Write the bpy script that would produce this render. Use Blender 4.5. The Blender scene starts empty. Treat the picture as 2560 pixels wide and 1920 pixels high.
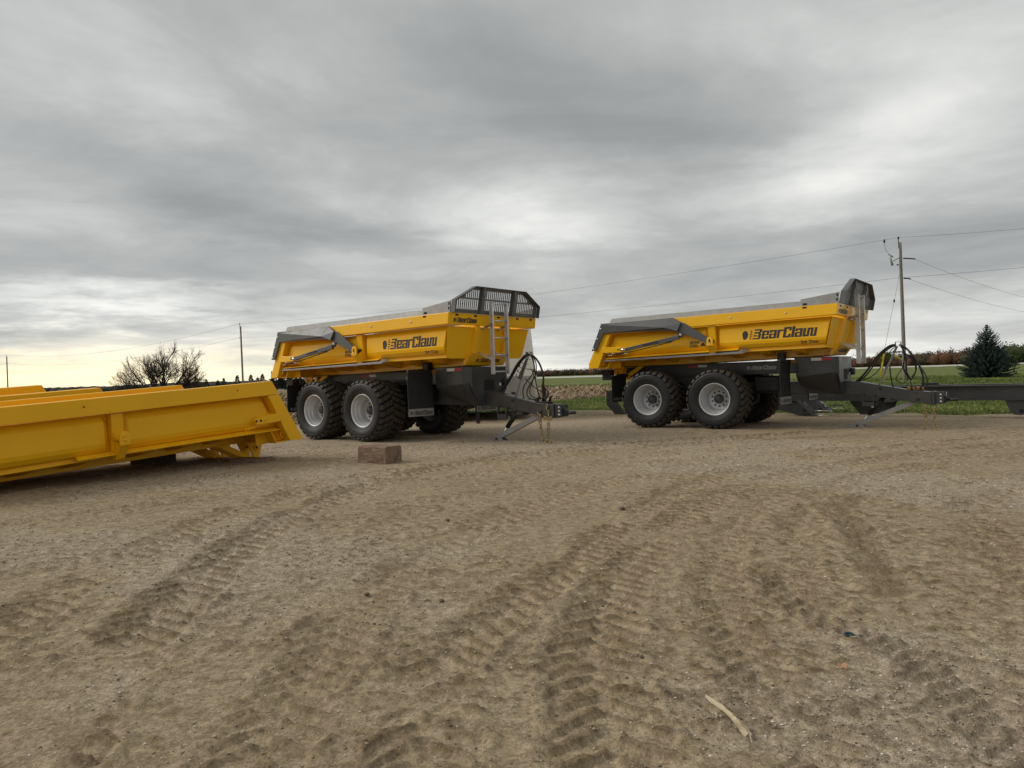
import bpy, bmesh, math, random
import numpy as np
from mathutils import Vector, Matrix

random.seed(7)
RNG = np.random.default_rng(7)
SC = bpy.context.scene
COL = SC.collection
R = math.radians

# ---------------------------------------------------------------- camera
CAM_H = 1.302
cam_data = bpy.data.cameras.new("camera")
cam_data.sensor_width = 36.0
cam_data.lens = 1907.0 / 2560.0 * 36.0
cam_data.clip_start = 0.05
cam_data.clip_end = 6000.0
cam = bpy.data.objects.new("camera", cam_data)
COL.objects.link(cam)
_p, _r = R(-0.53), R(1.72)
_F = Vector((0, math.cos(_p), math.sin(_p)))
_U = Vector((0, -math.sin(_p), math.cos(_p)))
_X = Vector((1, 0, 0))
_right = _X * math.cos(_r) - _U * math.sin(_r)
_up = _U * math.cos(_r) + _X * math.sin(_r)
M4 = Matrix.Identity(4)
for i in range(3):
    M4[i][0] = _right[i]; M4[i][1] = _up[i]; M4[i][2] = -_F[i]
M4[2][3] = CAM_H
cam.matrix_world = M4
SC.camera = cam

# ---------------------------------------------------------------- view
SC.view_settings.view_transform = 'Standard'
SC.view_settings.look = 'None'
SC.view_settings.exposure = 0.46
SC.view_settings.gamma = 1.0
SC.view_settings.use_curve_mapping = False

SC.cycles.max_bounces = 5; SC.cycles.diffuse_bounces = 3; SC.cycles.glossy_bounces = 3; SC.cycles.transmission_bounces = 0; SC.cycles.caustics_reflective = False
SC.cycles.use_adaptive_sampling = True; SC.cycles.adaptive_threshold = .02
# ---------------------------------------------------------------- sun (overcast: soft, weak)
SUN_DIR = Vector((-0.86, 0.08, 0.62)).normalized()      # towards the sun
sun_data = bpy.data.lights.new("sun", 'SUN')
sun_data.energy = 1.45
sun_data.angle = R(34)
sun_data.color = (1.0, 0.94, 0.86)
sun = bpy.data.objects.new("sun", sun_data)
sun.rotation_euler = (-SUN_DIR).to_track_quat('-Z', 'Y').to_euler()
sun.location = (0, 0, 30)
COL.objects.link(sun)

# ---------------------------------------------------------------- world: overcast sky
class NT:
    """small helper to write shader node graphs"""
    def __init__(self, tree):
        self.t = tree; self.n = tree.nodes; self.l = tree.links
        self.n.clear()
    def add(self, typ, **kw):
        nd = self.n.new(typ)
        for k, v in kw.items(): setattr(nd, k, v)
        return nd
    def link(self, a, b): self.l.new(a, b)
    def put(self, sock, v):
        if isinstance(v, bpy.types.NodeSocket): self.l.new(v, sock)
        elif v is not None: sock.default_value = v
    def m(self, op, a, b=None, c=None, clamp=False):
        nd = self.add('ShaderNodeMath', operation=op, use_clamp=clamp)
        self.put(nd.inputs[0], a)
        if b is not None: self.put(nd.inputs[1], b)
        if c is not None: self.put(nd.inputs[2], c)
        return nd.outputs[0]
    def noise(self, vec, scale, detail=4, rough=.5, dist=0.0, dim='3D', out=0):
        nd = self.add('ShaderNodeTexNoise', noise_dimensions=dim)
        if vec is not None: self.put(nd.inputs['Vector'], vec)
        nd.inputs['Scale'].default_value = scale
        nd.inputs['Detail'].default_value = detail
        nd.inputs['Roughness'].default_value = rough
        nd.inputs['Distortion'].default_value = dist
        return nd.outputs[out]
    def ramp(self, fac, stops, interp='LINEAR'):
        nd = self.add('ShaderNodeValToRGB'); nd.color_ramp.interpolation = interp
        cr = nd.color_ramp
        while len(cr.elements) < len(stops): cr.elements.new(.5)
        for e, (p, c) in zip(cr.elements, stops):
            e.position = p
            if not hasattr(c, '__len__'): c = (c, c, c)
            e.color = (*c[:3], 1)
        self.put(nd.inputs[0], fac)
        return nd.outputs[0]
    def mix(self, fac, a, b, blend='MIX'):
        nd = self.add('ShaderNodeMix', data_type='RGBA', blend_type=blend)
        self.put(nd.inputs[0], fac)
        for s, v in ((nd.inputs[6], a), (nd.inputs[7], b)):
            if isinstance(v, bpy.types.NodeSocket): self.l.new(v, s)
            else:
                if not hasattr(v, '__len__'): v = (v, v, v)
                s.default_value = (*v[:3], 1)
        return nd.outputs[2]
    def mapr(self, v, a, b, c, d, smooth=False):
        nd = self.add('ShaderNodeMapRange', clamp=True)
        if smooth: nd.interpolation_type = 'SMOOTHSTEP'
        self.put(nd.inputs[0], v)
        for i, q in enumerate((a, b, c, d)): nd.inputs[i + 1].default_value = q
        return nd.outputs[0]

world = bpy.data.worlds.new("World"); SC.world = world
world.use_nodes = True
world.cycles.sampling_method = 'MANUAL'; world.cycles.sample_map_resolution = 512
w = NT(world.node_tree)
geo = w.add('ShaderNodeTexCoord')
sep = w.add('ShaderNodeSeparateXYZ'); w.link(geo.outputs['Generated'], sep.inputs[0])
dx, dy, dz = sep.outputs
zc = w.m('MAXIMUM', dz, 0.0)
# clouds lie on a high flat layer: project the view direction onto it
den = w.m('ADD', zc, 0.10)
cu = w.m('DIVIDE', dx, den); cv = w.m('DIVIDE', dy, den)
comb = w.add('ShaderNodeCombineXYZ'); w.link(cu, comb.inputs[0]); w.link(cv, comb.inputs[1])
P = comb.outputs[0]
n_big = w.noise(P, .42, 4, .48, .5)
n_mid = w.noise(P, 1.05, 5, .60, .8)
n_fin = w.noise(P, 3.2, 5, .6, .3)
az = w.m('MULTIPLY', w.m('ARCTAN2', dx, dy), 57.2958)
el = w.m('MULTIPLY', w.m('ARCSINE', dz), 57.2958)
# wobble so that no cloud has a smooth rim
azw = w.m('ADD', az, w.m('MULTIPLY', w.m('SUBTRACT', w.noise(P, 1.3, 3, .6), .5), 9.0))
elw = w.m('ADD', el, w.m('MULTIPLY', w.m('SUBTRACT', w.noise(P, 1.9, 4, .62), .5), 5.0))
bright = w.m('ADD', w.m('MULTIPLY', w.m('SUBTRACT', n_big, .5), .50), w.m('MULTIPLY', w.m('SUBTRACT', n_mid, .5), .36))
bright = w.m('ADD', bright, w.m('MULTIPLY', w.m('SUBTRACT', n_fin, .5), .14))
# named cloud masses: azimuth, elevation, half-widths (degrees), tilt, brightness
CLOUDS = [
    (3, 11.0, 7.5, 1.5, -0.10, .22), (5, 14.2, 10, 2.2, -.05, .10), (23, 13.5, 6, 2.2, .12, .17), (29, 16.5, 7, 3.5, .35, .13),
    (19, 22, 8, 3, .1, .10), (-31, 20, 9, 6, 0, .15), (-8, 24.5, 14, 2.2, .0, -.06), (31, 21, 7, 4, 0, .08), (-29, 6.0, 9, 1.0, .05, .22), (-22, 5.2, 6, .7, -.05, .10), (-12, 8.4, 10, 1.2, -.1, .12),
    (3, 20.0, 11, 3.4, -.25, -.20), (-18, 11.5, 15, 2.6, -.32, -.19), (12, 15.5, 9, 1.8, -.05, -.10), (-28, 3.4, 9, .9, 0, -.12), (18, 18.5, 10, 2.5, -.1, -.08),
    (14, 9, 9, 2.0, -.15, -.09), (-5, 16.5, 10, 3, -.1, -.05), (30, 7, 8, 2.4, 0, -.05), (-24, 8.2, 8, 1.6, -.2, -.08),
]
for a0, e0, sa, se, tilt, amp in CLOUDS:
    da = w.m('SUBTRACT', azw, a0); de = w.m('SUBTRACT', elw, e0)
    de = w.m('SUBTRACT', de, w.m('MULTIPLY', da, tilt))
    da = w.m('MULTIPLY', da, 1.0 / sa); de = w.m('MULTIPLY', de, 1.0 / se)
    q = w.m('ADD', w.m('MULTIPLY', da, da), w.m('MULTIPLY', de, de))
    g = w.m('MULTIPLY', w.m('EXPONENT', w.m('MULTIPLY', q, -.7)), amp)
    bright = w.m('ADD', bright, g)
# low horizon lifts, more so to the left where the sun stands behind the cloud
low = w.mapr(el, 0.0, 7.5, 1.0, 0.0, True)
leftness = w.mapr(az, 12.0, -34.0, 0.0, 1.0, True)
back = w.mapr(w.m('ABSOLUTE', az), 70.0, 130.0, 1.0, .25, True)
streak = w.mapr(w.noise(P, .55, 3, .55, .3), .36, .62, 0.25, 1.0, True)
glow = w.m('MULTIPLY', w.m('MULTIPLY', low, streak), w.m('ADD', w.m('MULTIPLY', w.m('MULTIPLY', leftness, back), .34), .17))
low2 = w.mapr(el, 0.0, 2.6, 1.0, 0.0, True)
glow = w.m('ADD', glow, w.m('MULTIPLY', w.m('MULTIPLY', low2, back), w.m('ADD', w.m('MULTIPLY', leftness, .22), .13)))
v = w.m('ADD', w.m('ADD', bright, glow), .445)
cloud = w.ramp(v, [(0.0, (.165, .170, .170)), (.25, (.250, .257, .255)), (.42, (.350, .356, .347)), (.60, (.52, .525, .51)), (.78, (.75, .745, .705)), (1.0, (.95, .92, .83))])
warm = w.m('MULTIPLY', w.m('MULTIPLY', w.mapr(el, 0.0, 5.5, 1.0, 0.0, True), w.m('MULTIPLY', leftness, back)), .85)
warm = w.m('MULTIPLY', warm, w.mapr(v, .42, .8, .15, 1.0, True))
cloud = w.mix(warm, cloud, w.mix(1.0, cloud, (1.08, .93, .60), 'MULTIPLY'))
cool = w.m('MULTIPLY', w.mapr(v, .25, .46, 1.0, 0.0, True), w.mapr(el, 3.0, 12.0, .55, 0.0, True))
cloud = w.mix(cool, cloud, w.mix(1.0, cloud, (.94, .98, 1.05), 'MULTIPLY'))
sky = w.add('ShaderNodeTexSky', sky_type='NISHITA', sun_disc=False)
sky.sun_elevation = math.asin(SUN_DIR.z)
sky.sun_rotation = math.atan2(SUN_DIR.x, SUN_DIR.y)
bg1 = w.add('ShaderNodeBackground'); w.link(sky.outputs[0], bg1.inputs[0]); bg1.inputs[1].default_value = .08
bg2 = w.add('ShaderNodeBackground'); w.link(cloud, bg2.inputs[0]); bg2.inputs[1].default_value = 1.0
mx = w.add('ShaderNodeMixShader'); mx.inputs[0].default_value = .95
w.link(bg1.outputs[0], mx.inputs[1]); w.link(bg2.outputs[0], mx.inputs[2])
wo = w.add('ShaderNodeOutputWorld'); w.link(mx.outputs[0], wo.inputs[0])

# ---------------------------------------------------------------- materials
MATS = {}
def mat(name, col, rough=.5, metal=0.0, noise=None, bump=None, coat=0.0, spec=.5, grime=None):
    if name in MATS: return MATS[name]
    m = bpy.data.materials.new(name); m.use_nodes = True
    t = NT(m.node_tree)
    b = t.add('ShaderNodeBsdfPrincipled'); o = t.add('ShaderNodeOutputMaterial')
    t.link(b.outputs[0], o.inputs[0])
    b.inputs['Roughness'].default_value = rough
    b.inputs['Metallic'].default_value = metal
    b.inputs['Coat Weight'].default_value = coat
    b.inputs['Coat Roughness'].default_value = .12
    b.inputs['Specular IOR Level'].default_value = spec
    tc = t.add('ShaderNodeTexCoord').outputs['Object']
    c = None
    if noise:
        sc, amt = noise
        f = t.noise(tc, sc, 6, .6)
        lo = tuple(x * (1 - amt) for x in col); hi = tuple(min(1, x * (1 + amt)) for x in col)
        c = t.ramp(f, [(.3, lo), (.7, hi)])
        rr = t.mapr(t.noise(tc, sc * 2.3, 5, .6), .3, .7, max(.05, rough - .1), min(1, rough + .12))
        t.link(rr, b.inputs['Roughness'])
    if grime:
        gcol, gsc, lo_, hi_, gamt = grime
        g = t.mapr(t.noise(tc, gsc, 8, .68, .2), lo_, hi_, 0, gamt)
        c = t.mix(g, c if c is not None else col, gcol)
    if c is not None: t.link(c, b.inputs['Base Color'])
    else: b.inputs['Base Color'].default_value = (*col, 1)
    if bump:
        bs, bd = bump
        bn = t.add('ShaderNodeBump'); bn.inputs['Distance'].default_value = bd; bn.inputs['Strength'].default_value = 1
        t.link(t.noise(tc, bs, 6, .6), bn.inputs['Height']); t.link(bn.outputs[0], b.inputs['Normal'])
    MATS[name] = m
    return m

DUST = (.22, .17, .11)
YEL = mat('yellow_paint', (.86, .468, .006), .36, noise=(1.3, .04), coat=.32, spec=.35, bump=(2.2, .0016), grime=((.50, .26, .03), 3.0, .6, .9, .18))
YELSP = mat('yellow_primer_paint', (.86, .455, .005), .48, noise=(1.1, .04), coat=.05, spec=.35, bump=(2.0, .0016), grime=((.50, .25, .02), 2.4, .55, .9, .2))
GREY = mat('grey_paint', (.072, .076, .080), .38, noise=(2, .08), coat=.2, bump=(3, .001), grime=(DUST, 4, .55, .9, .18))
DGREY = mat('dark_grey_paint', (.036, .038, .040), .40, noise=(2, .1), coat=.15, grime=(DUST, 3, .5, .85, .28))
BLACK = mat('black_steel', (.014, .014, .015), .5, noise=(5, .2), grime=(DUST, 4, .55, .9, .15))
RUB = mat('tyre_rubber', (.026, .025, .024), .72, noise=(9, .2), grime=((.17, .13, .085), 5, .40, .78, .5), bump=(40, .001))
def tyre_mat():
    m = bpy.data.materials.new('tyre_rubber_dusty_tread'); m.use_nodes = True; t = NT(m.node_tree)
    b = t.add('ShaderNodeBsdfPrincipled'); o = t.add('ShaderNodeOutputMaterial'); t.link(b.outputs[0], o.inputs[0])
    tc = t.add('ShaderNodeTexCoord').outputs['Object']; s = t.add('ShaderNodeSeparateXYZ'); t.link(tc, s.inputs[0])
    r2 = t.m('ADD', t.m('POWER', t.m('ABSOLUTE', s.outputs[0]), 2.0), t.m('POWER', t.m('ABSOLUTE', t.m('SUBTRACT', s.outputs[2], .67)), 2.0))
    rr = t.m('SQRT', r2); n = t.noise(tc, 6, 7, .68); n2 = t.noise(tc, 30, 5, .7)
    tread = t.m('MULTIPLY', t.mapr(rr, .618, .655, 0, 1, True), t.mapr(n, .30, .60, .25, 1))
    wall = t.m('MULTIPLY', t.mapr(n, .52, .8, 0, .25), 1.0)
    f = t.m('MAXIMUM', tread, wall)
    c = t.mix(f, t.ramp(n2, [(.3, (.013, .013, .0135)), (.7, (.024, .024, .024))]), t.ramp(n2, [(.3, (.048, .038, .026)), (.7, (.125, .10, .068))]))
    t.link(c, b.inputs['Base Color']); t.link(t.mapr(f, 0, 1, .55, .9), b.inputs['Roughness']); b.inputs['Specular IOR Level'].default_value = .35
    return m
TYRE = tyre_mat()
FLAP = mat('rubber_flap', (.010, .010, .011), .6, noise=(4, .3), grime=((.10, .09, .07), 7, .5, .85, .25), bump=(6, .004))
SILV = mat('bare_aluminium', (.31, .31, .305), .50, metal=.35, noise=(5, .13), grime=((.42, .42, .40), 9, .5, .8, .35), bump=(8, .0006))
ALU = mat('brushed_aluminium_ladder', (.62, .62, .61), .42, metal=.45, noise=(7, .1))
STEEL = mat('raw_steel_ledge', (.30, .29, .285), .36, metal=.75, noise=(4, .12), grime=((.18, .15, .12), 5, .5, .85, .25))
MESHM = mat('galvanised_grey_headboard', (.135, .138, .14), .45, metal=.3, noise=(4, .12))
RIM = mat('silver_rim_paint', (.56, .565, .57), .4, metal=.3, noise=(4, .06), grime=(DUST, 7, .55, .9, .2))
HUBM = mat('hub_grey', (.045, .047, .05), .45, noise=(6, .1))
LIGHTG = mat('light_grey_jack_paint', (.29, .29, .285), .42, metal=.2, noise=(4, .1), grime=(DUST, 5, .5, .85, .3))
DECAL = mat('charcoal_decal', (.033, .030, .028), .45)
DECRED = mat('dark_red_decal', (.10, .012, .012), .45)
DECSIL = mat('silver_decal', (.36, .36, .37), .4, metal=.3)
TAPER = mat('red_reflective_tape', (.42, .025, .03), .4)
TAPEW = mat('white_reflective_tape', (.66, .66, .64), .4)
CHROME = mat('chrome_rod', (.75, .75, .76), .14, metal=1.0)
BOLT = mat('zinc_bolt', (.62, .61, .58), .3, metal=.7)
GOLD = mat('yellow_zinc_chain', (.36, .27, .12), .35, metal=.75, noise=(20, .3))
HOSE = mat('black_rubber_hose', (.012, .012, .013), .42)
BRASS = mat('orange_brown_coupler', (.33, .16, .035), .5, noise=(20, .3))
YTAG = mat('bright_yellow_sleeve', (.80, .70, .05), .45)
WHITE = mat('white_paint', (.80, .80, .78), .4, noise=(2, .04), grime=((.45, .42, .36), 3, .5, .9, .2))
REDL = mat('red_lamp_lens', (.10, .012, .012), .2, coat=.5)
DARKHOLE = mat('unlit_recess', (.006, .005, .004), .8)

def wood_mat(name, a, b, c, sc=1.0):
    m = bpy.data.materials.new(name); m.use_nodes = True
    t = NT(m.node_tree)
    bs = t.add('ShaderNodeBsdfPrincipled'); o = t.add('ShaderNodeOutputMaterial'); t.link(bs.outputs[0], o.inputs[0])
    tc = t.add('ShaderNodeTexCoord').outputs['Object']
    mp = t.add('ShaderNodeMapping'); t.link(tc, mp.inputs[0]); mp.inputs['Scale'].default_value = (2.2 * sc, 16 * sc, 16 * sc)
    f = t.noise(mp.outputs[0], 3, 8, .65, .5)
    col = t.ramp(f, [(.25, a), (.5, b), (.72, c)])
    pt = t.mapr(t.noise(tc, 6, 6, .6, .5), .55, .72, 0, .6)
    col = t.mix(pt, col, (a[0] * .6, a[1] * .5, a[2] * .45))
    t.link(col, bs.inputs['Base Color']); bs.inputs['Roughness'].default_value = .85
    bn = t.add('ShaderNodeBump'); bn.inputs['Distance'].default_value = .008; t.link(f, bn.inputs['Height']); t.link(bn.outputs[0], bs.inputs['Normal'])
    return m
TIMBER = wood_mat('weathered_timber', (.09, .055, .038), (.20, .13, .088), (.34, .255, .18))
TIMBERD = wood_mat('dark_timber', (.03, .02, .014), (.06, .042, .028), (.11, .085, .055))  # same grain as TIMBER in a darker brown
POLEW = wood_mat('grey_pole_wood', (.12, .105, .09), (.21, .19, .165), (.30, .275, .24), .4)

# ---------------------------------------------------------------- mesh helpers
class MB:
    """collects shapes and links them as one mesh object"""
    def __init__(self): self.v = []; self.f = []; self.sm = []
    def _add(self, vs, fs, smooth=False):
        n = len(self.v); self.v += [tuple(p) for p in vs]
        for f in fs: self.f.append(tuple(n + i for i in f)); self.sm.append(smooth)
        return self
    def box(self, x0, x1, y0, y1, z0, z1):
        vs = [(x, y, z) for x in (x0, x1) for y in (y0, y1) for z in (z0, z1)]
        return self._add(vs, [(0, 1, 3, 2), (4, 6, 7, 5), (0, 4, 5, 1), (2, 3, 7, 6), (0, 2, 6, 4), (1, 5, 7, 3)])
    def hexa(self, a, b):
        """two quads (4 points each) joined"""
        return self._add(list(a) + list(b), [(0, 1, 2, 3), (7, 6, 5, 4), (0, 4, 5, 1), (1, 5, 6, 2), (2, 6, 7, 3), (3, 7, 4, 0)])
    def prism(self, pts, fa, fb):
        """polygon pts; fa / fb map a 2-D point to the two end faces"""
        n = len(pts); vs = [fa(*p) for p in pts] + [fb(*p) for p in pts]
        fs = [tuple(range(n)), tuple(range(2 * n - 1, n - 1, -1))] + [(i, n + i, n + (i + 1) % n, (i + 1) % n) for i in range(n)]
        return self._add(vs, fs)
    def plate_xz(self, pts, y0, y1): return self.prism(pts, lambda a, b: (a, y0, b), lambda a, b: (a, y1, b))
    def plate_yz(self, pts, x0, x1): return self.prism(pts, lambda a, b: (x0, a, b), lambda a, b: (x1, a, b))
    def plate_xy(self, pts, z0, z1): return self.prism(pts, lambda a, b: (a, b, z0), lambda a, b: (a, b, z1))
    def loft(self, sections, closed=True, caps=True, smooth=False):
        n = len(sections[0]); vs = [p for s in sections for p in s]; fs = []
        for i in range(len(sections) - 1):
            for j in range(n if closed else n - 1):
                k = (j + 1) % n
                fs.append((i * n + j, i * n + k, (i + 1) * n + k, (i + 1) * n + j))
        self._add(vs, fs, smooth)
        if caps and closed:
            self._add(sections[0], [tuple(range(n - 1, -1, -1))]); self._add(sections[-1], [tuple(range(n))])
        return self
    def tube(self, pts, r, n=8, caps=True, r1=None, smooth=True):
        pts = [Vector(p) for p in pts]; secs = []
        t0 = (pts[1] - pts[0]).normalized()
        ref = Vector((0, 0, 1)) if abs(t0.z) < .9 else Vector((0, 1, 0))
        u = t0.cross(ref).normalized()
        for i, p in enumerate(pts):
            t = (pts[min(i + 1, len(pts) - 1)] - pts[max(i - 1, 0)]).normalized()
            u = (u - t * u.dot(t)).normalized(); v_ = t.cross(u)
            rr = r if r1 is None else r + (r1 - r) * i / (len(pts) - 1)
            secs.append([p + (u * math.cos(2 * math.pi * k / n) + v_ * math.sin(2 * math.pi * k / n)) * rr for k in range(n)])
        return self.loft(secs, True, caps, smooth)
    def bar(self, p0, p1, w_, h_, up=(0, 0, 1)):
        """rectangular bar from p0 to p1, width sideways, height along up"""
        p0, p1 = Vector(p0), Vector(p1); t = (p1 - p0).normalized(); s = t.cross(Vector(up)).normalized(); q = s.cross(t)
        f = lambda p: [p + s * w_ / 2 + q * h_ / 2, p - s * w_ / 2 + q * h_ / 2, p - s * w_ / 2 - q * h_ / 2, p + s * w_ / 2 - q * h_ / 2]
        return self.hexa(f(p0), f(p1))
    def lathe_y(self, prof, c=(0, 0, 0), n=32, smooth=True, closed=False):
        """profile of (radius, y) turned about the y axis"""
        secs = []
        for k in range(n + 1):
            a = 2 * math.pi * k / n
            secs.append([(c[0] + r_ * math.cos(a), c[1] + y_, c[2] + r_ * math.sin(a)) for r_, y_ in prof])
        return self.loft(secs, closed, False, smooth)
    def build(self, name, m, parent=None, bevel=0.0, mirror=False, recalc=True, label=None):
        me = bpy.data.meshes.new(name)
        vs = [(x, -y, z) for x, y, z in self.v] if mirror else [tuple(p) for p in self.v]
        me.from_pydata(vs, [], self.f)
        for p, s in zip(me.polygons, self.sm): p.use_smooth = s
        if recalc:
            bm = bmesh.new(); bm.from_mesh(me)
            bmesh.ops.remove_doubles(bm, verts=bm.verts, dist=1e-5)
            bmesh.ops.recalc_face_normals(bm, faces=bm.faces); bm.to_mesh(me); bm.free()
        me.materials.append(m)
        o = bpy.data.objects.new(name, me); COL.objects.link(o)
        if parent is not None: o.parent = parent
        if bevel:
            b = o.modifiers.new('edge', 'BEVEL'); b.width = bevel; b.segments = 2; b.limit_method = 'ANGLE'; b.angle_limit = R(35)
            b.harden_normals = False
        if label: o['label'] = label
        return o

def empty(name, loc=(0, 0, 0), rz=0.0):
    o = bpy.data.objects.new(name, None); COL.objects.link(o)
    o.location = loc; o.rotation_euler = (0, 0, rz); o.empty_display_size = .3
    return o
def tag(o, label, cat, group=None, kind=None):
    if label: o['label'] = label
    if cat: o['category'] = cat
    if group: o['group'] = group
    if kind: o['kind'] = kind
    return o
def copy_tree(o, parent=None):
    c = o.copy(); COL.objects.link(c); c.parent = parent
    for ch in list(o.children): copy_tree(ch, c)
    return c
def smooth_path(pts, n=6):
    pts = [Vector(p) for p in pts]; out = []
    for i in range(len(pts) - 1):
        p0, p1, p2, p3 = pts[max(i - 1, 0)], pts[i], pts[i + 1], pts[min(i + 2, len(pts) - 1)]
        for k in range(n):
            t = k / n
            out.append(.5 * ((2 * p1) + (p2 - p0) * t + (2 * p0 - 5 * p1 + 4 * p2 - p3) * t * t + (3 * p1 - p0 - 3 * p2 + p3) * t ** 3))
    out.append(pts[-1]); return out
def chain_mesh(paths, link=.09, r=.0115, wid=.028):
    mb = MB()
    for pts in paths:
        sp = smooth_path(pts, 12); d = [0]
        for a, b in zip(sp, sp[1:]): d.append(d[-1] + (b - a).length)
        step = link * .72; n = max(1, int(d[-1] / step)); j = 0
        for k in range(n):
            s = (k + .5) * step
            while j < len(d) - 2 and d[j + 1] < s: j += 1
            f = (s - d[j]) / max(1e-6, d[j + 1] - d[j]); c = sp[j].lerp(sp[j + 1], f); t = (sp[j + 1] - sp[j]).normalized()
            ref = Vector((0, 1, 0)) if abs(t.y) < .9 else Vector((0, 0, 1))
            u = t.cross(ref).normalized()
            if k % 2: u = t.cross(u)
            u = (u + Vector((random.uniform(-.3, .3),) * 3)).normalized(); u = (u - t * u.dot(t)).normalized()
            ring = []
            for q in range(10):
                a = 2 * math.pi * q / 10
                ring.append(c + t * math.cos(a) * (link / 2 - r) + u * math.sin(a) * wid)
            ring.append(ring[0])
            mb.tube(ring, r, 5, False)
    return mb

# ================================================================ lettering
def cells(rects):
    xs = sorted({r_[i] for r_ in rects for i in (0, 1)}); ys = sorted({r_[i] for r_ in rects for i in (2, 3)})
    out = []
    for i in range(len(xs) - 1):
        for j in range(len(ys) - 1):
            mx_, my_ = (xs[i] + xs[i + 1]) / 2, (ys[j] + ys[j + 1]) / 2
            if any(a < mx_ < b and c < my_ < d for a, b, c, d in rects): out.append((xs[i], xs[i + 1], ys[j], ys[j + 1]))
    return out
GLYPHS = {
    'B': (165, [(18, 168, 226, 262), (118, 168, 190, 226), (12, 150, 150, 190), (100, 150, 126, 150), (6, 78, 74, 112), (98, 158, 58, 112), (120, 158, 36, 58), (0, 150, 0, 36), (118, 168, 112, 126)]),
    'e': (140, [(0, 50, 0, 215), (50, 140, 172, 215), (95, 140, 92, 172), (50, 95, 92, 122), (50, 140, 0, 44), (95, 140, 44, 70)]),
    'a': (142, [(0, 142, 175, 215), (0, 46, 148, 175), (92, 142, 0, 175), (0, 92, 95, 124), (0, 46, 0, 95), (46, 92, 0, 38)]),
    'r': (112, [(0, 50, 0, 215), (50, 118, 172, 215)]),
    'C': (150, [(0, 54, 0, 268), (54, 150, 224, 268), (106, 150, 178, 224), (54, 150, 0, 44), (102, 150, 44, 92)]),
    'l': (54, [(0, 54, 0, 280)]),
    'w': (262, [(0, 50, 0, 215), (50, 76, 0, 42), (76, 124, 0, 215), (124, 146, 176, 215), (146, 192, 0, 215), (192, 214, 0, 42), (214, 262, 0, 215)]),
}
def logo_geo():
    """flat outline pieces of the word mark, 1 unit long, baseline at y = 0"""
    polys = []; sh = .17
    x = 235
    for ch in 'BearClaw':
        wd, rects = GLYPHS[ch]
        for a, b, c, d in cells(rects):
            polys.append([(x + a + c * sh, c), (x + b + c * sh, c), (x + b + d * sh, d), (x + a + d * sh, d)])
        x += wd + 13
    # paw pad and four claws left of the word
    pad = []
    for k in range(18):
        t = 2 * math.pi * k / 18; px = 70 + 62 * math.cos(t); py = 122 + 116 * math.sin(t)
        if px < 30: px = 30 - (40 - px) * .45 + 10 * math.sin(2 * t)
        pad.append((px + py * .1, py))
    polys.append(pad)
    for cy, ln in ((22, 62), (72, 80), (126, 86), (178, 78), (226, 56)):
        cx = 190 + cy * .12
        polys.append([(cx - ln * .42, cy - 5), (cx - ln * .05, cy - 15), (cx + ln * .4, cy - 8), (cx + ln * .3, cy + 2), (cx + ln * .38, cy + 12), (cx - ln * .1, cy + 15), (cx - ln * .36, cy + 9)])
    s = 1.0 / (x + 25)
    return [[(a * s, b * s * .78) for a, b in p] for p in polys]
LOGO = logo_geo()
def decal(name, p0, xdir, ydir, size, m, parent, polys=LOGO):
    """lays the outline pieces on a surface: p0 lower left corner, xdir / ydir in the surface"""
    p0, xd, yd = Vector(p0), Vector(xdir).normalized(), Vector(ydir).normalized()
    nrm = xd.cross(yd); mb = MB()
    for p in polys:
        top = [p0 + (xd * a + yd * b) * size for a, b in p]
        mb._add(top, [tuple(range(len(top)))])
    o = mb.build(name, m, parent, recalc=False)
    return o
def font_polys_mesh(text, size, shear=0.0, bold=0.0):
    cu = bpy.data.curves.new('lettering', 'FONT'); cu.body = text; cu.size = size; cu.shear = shear; cu.offset = bold; cu.resolution_u = 3
    ob = bpy.data.objects.new('lettering', cu); COL.objects.link(ob)
    dg = bpy.context.evaluated_depsgraph_get(); me = bpy.data.meshes.new_from_object(ob.evaluated_get(dg))
    bpy.data.objects.remove(ob); bpy.data.curves.remove(cu)
    return me
def text_decal(name, text, size, p0, xdir, ydir, m, parent, wide=1.0, shear=0.0, bold=0.0):
    me = font_polys_mesh(text, size, shear, bold); p0, xd, yd = Vector(p0), Vector(xdir).normalized(), Vector(ydir).normalized()
    for v_ in me.vertices: v_.co = p0 + xd * v_.co.x * wide + yd * v_.co.y
    me.materials.clear(); me.materials.append(m); me.name = name
    o = bpy.data.objects.new(name, me); COL.objects.link(o); o.parent = parent
    return o

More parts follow.
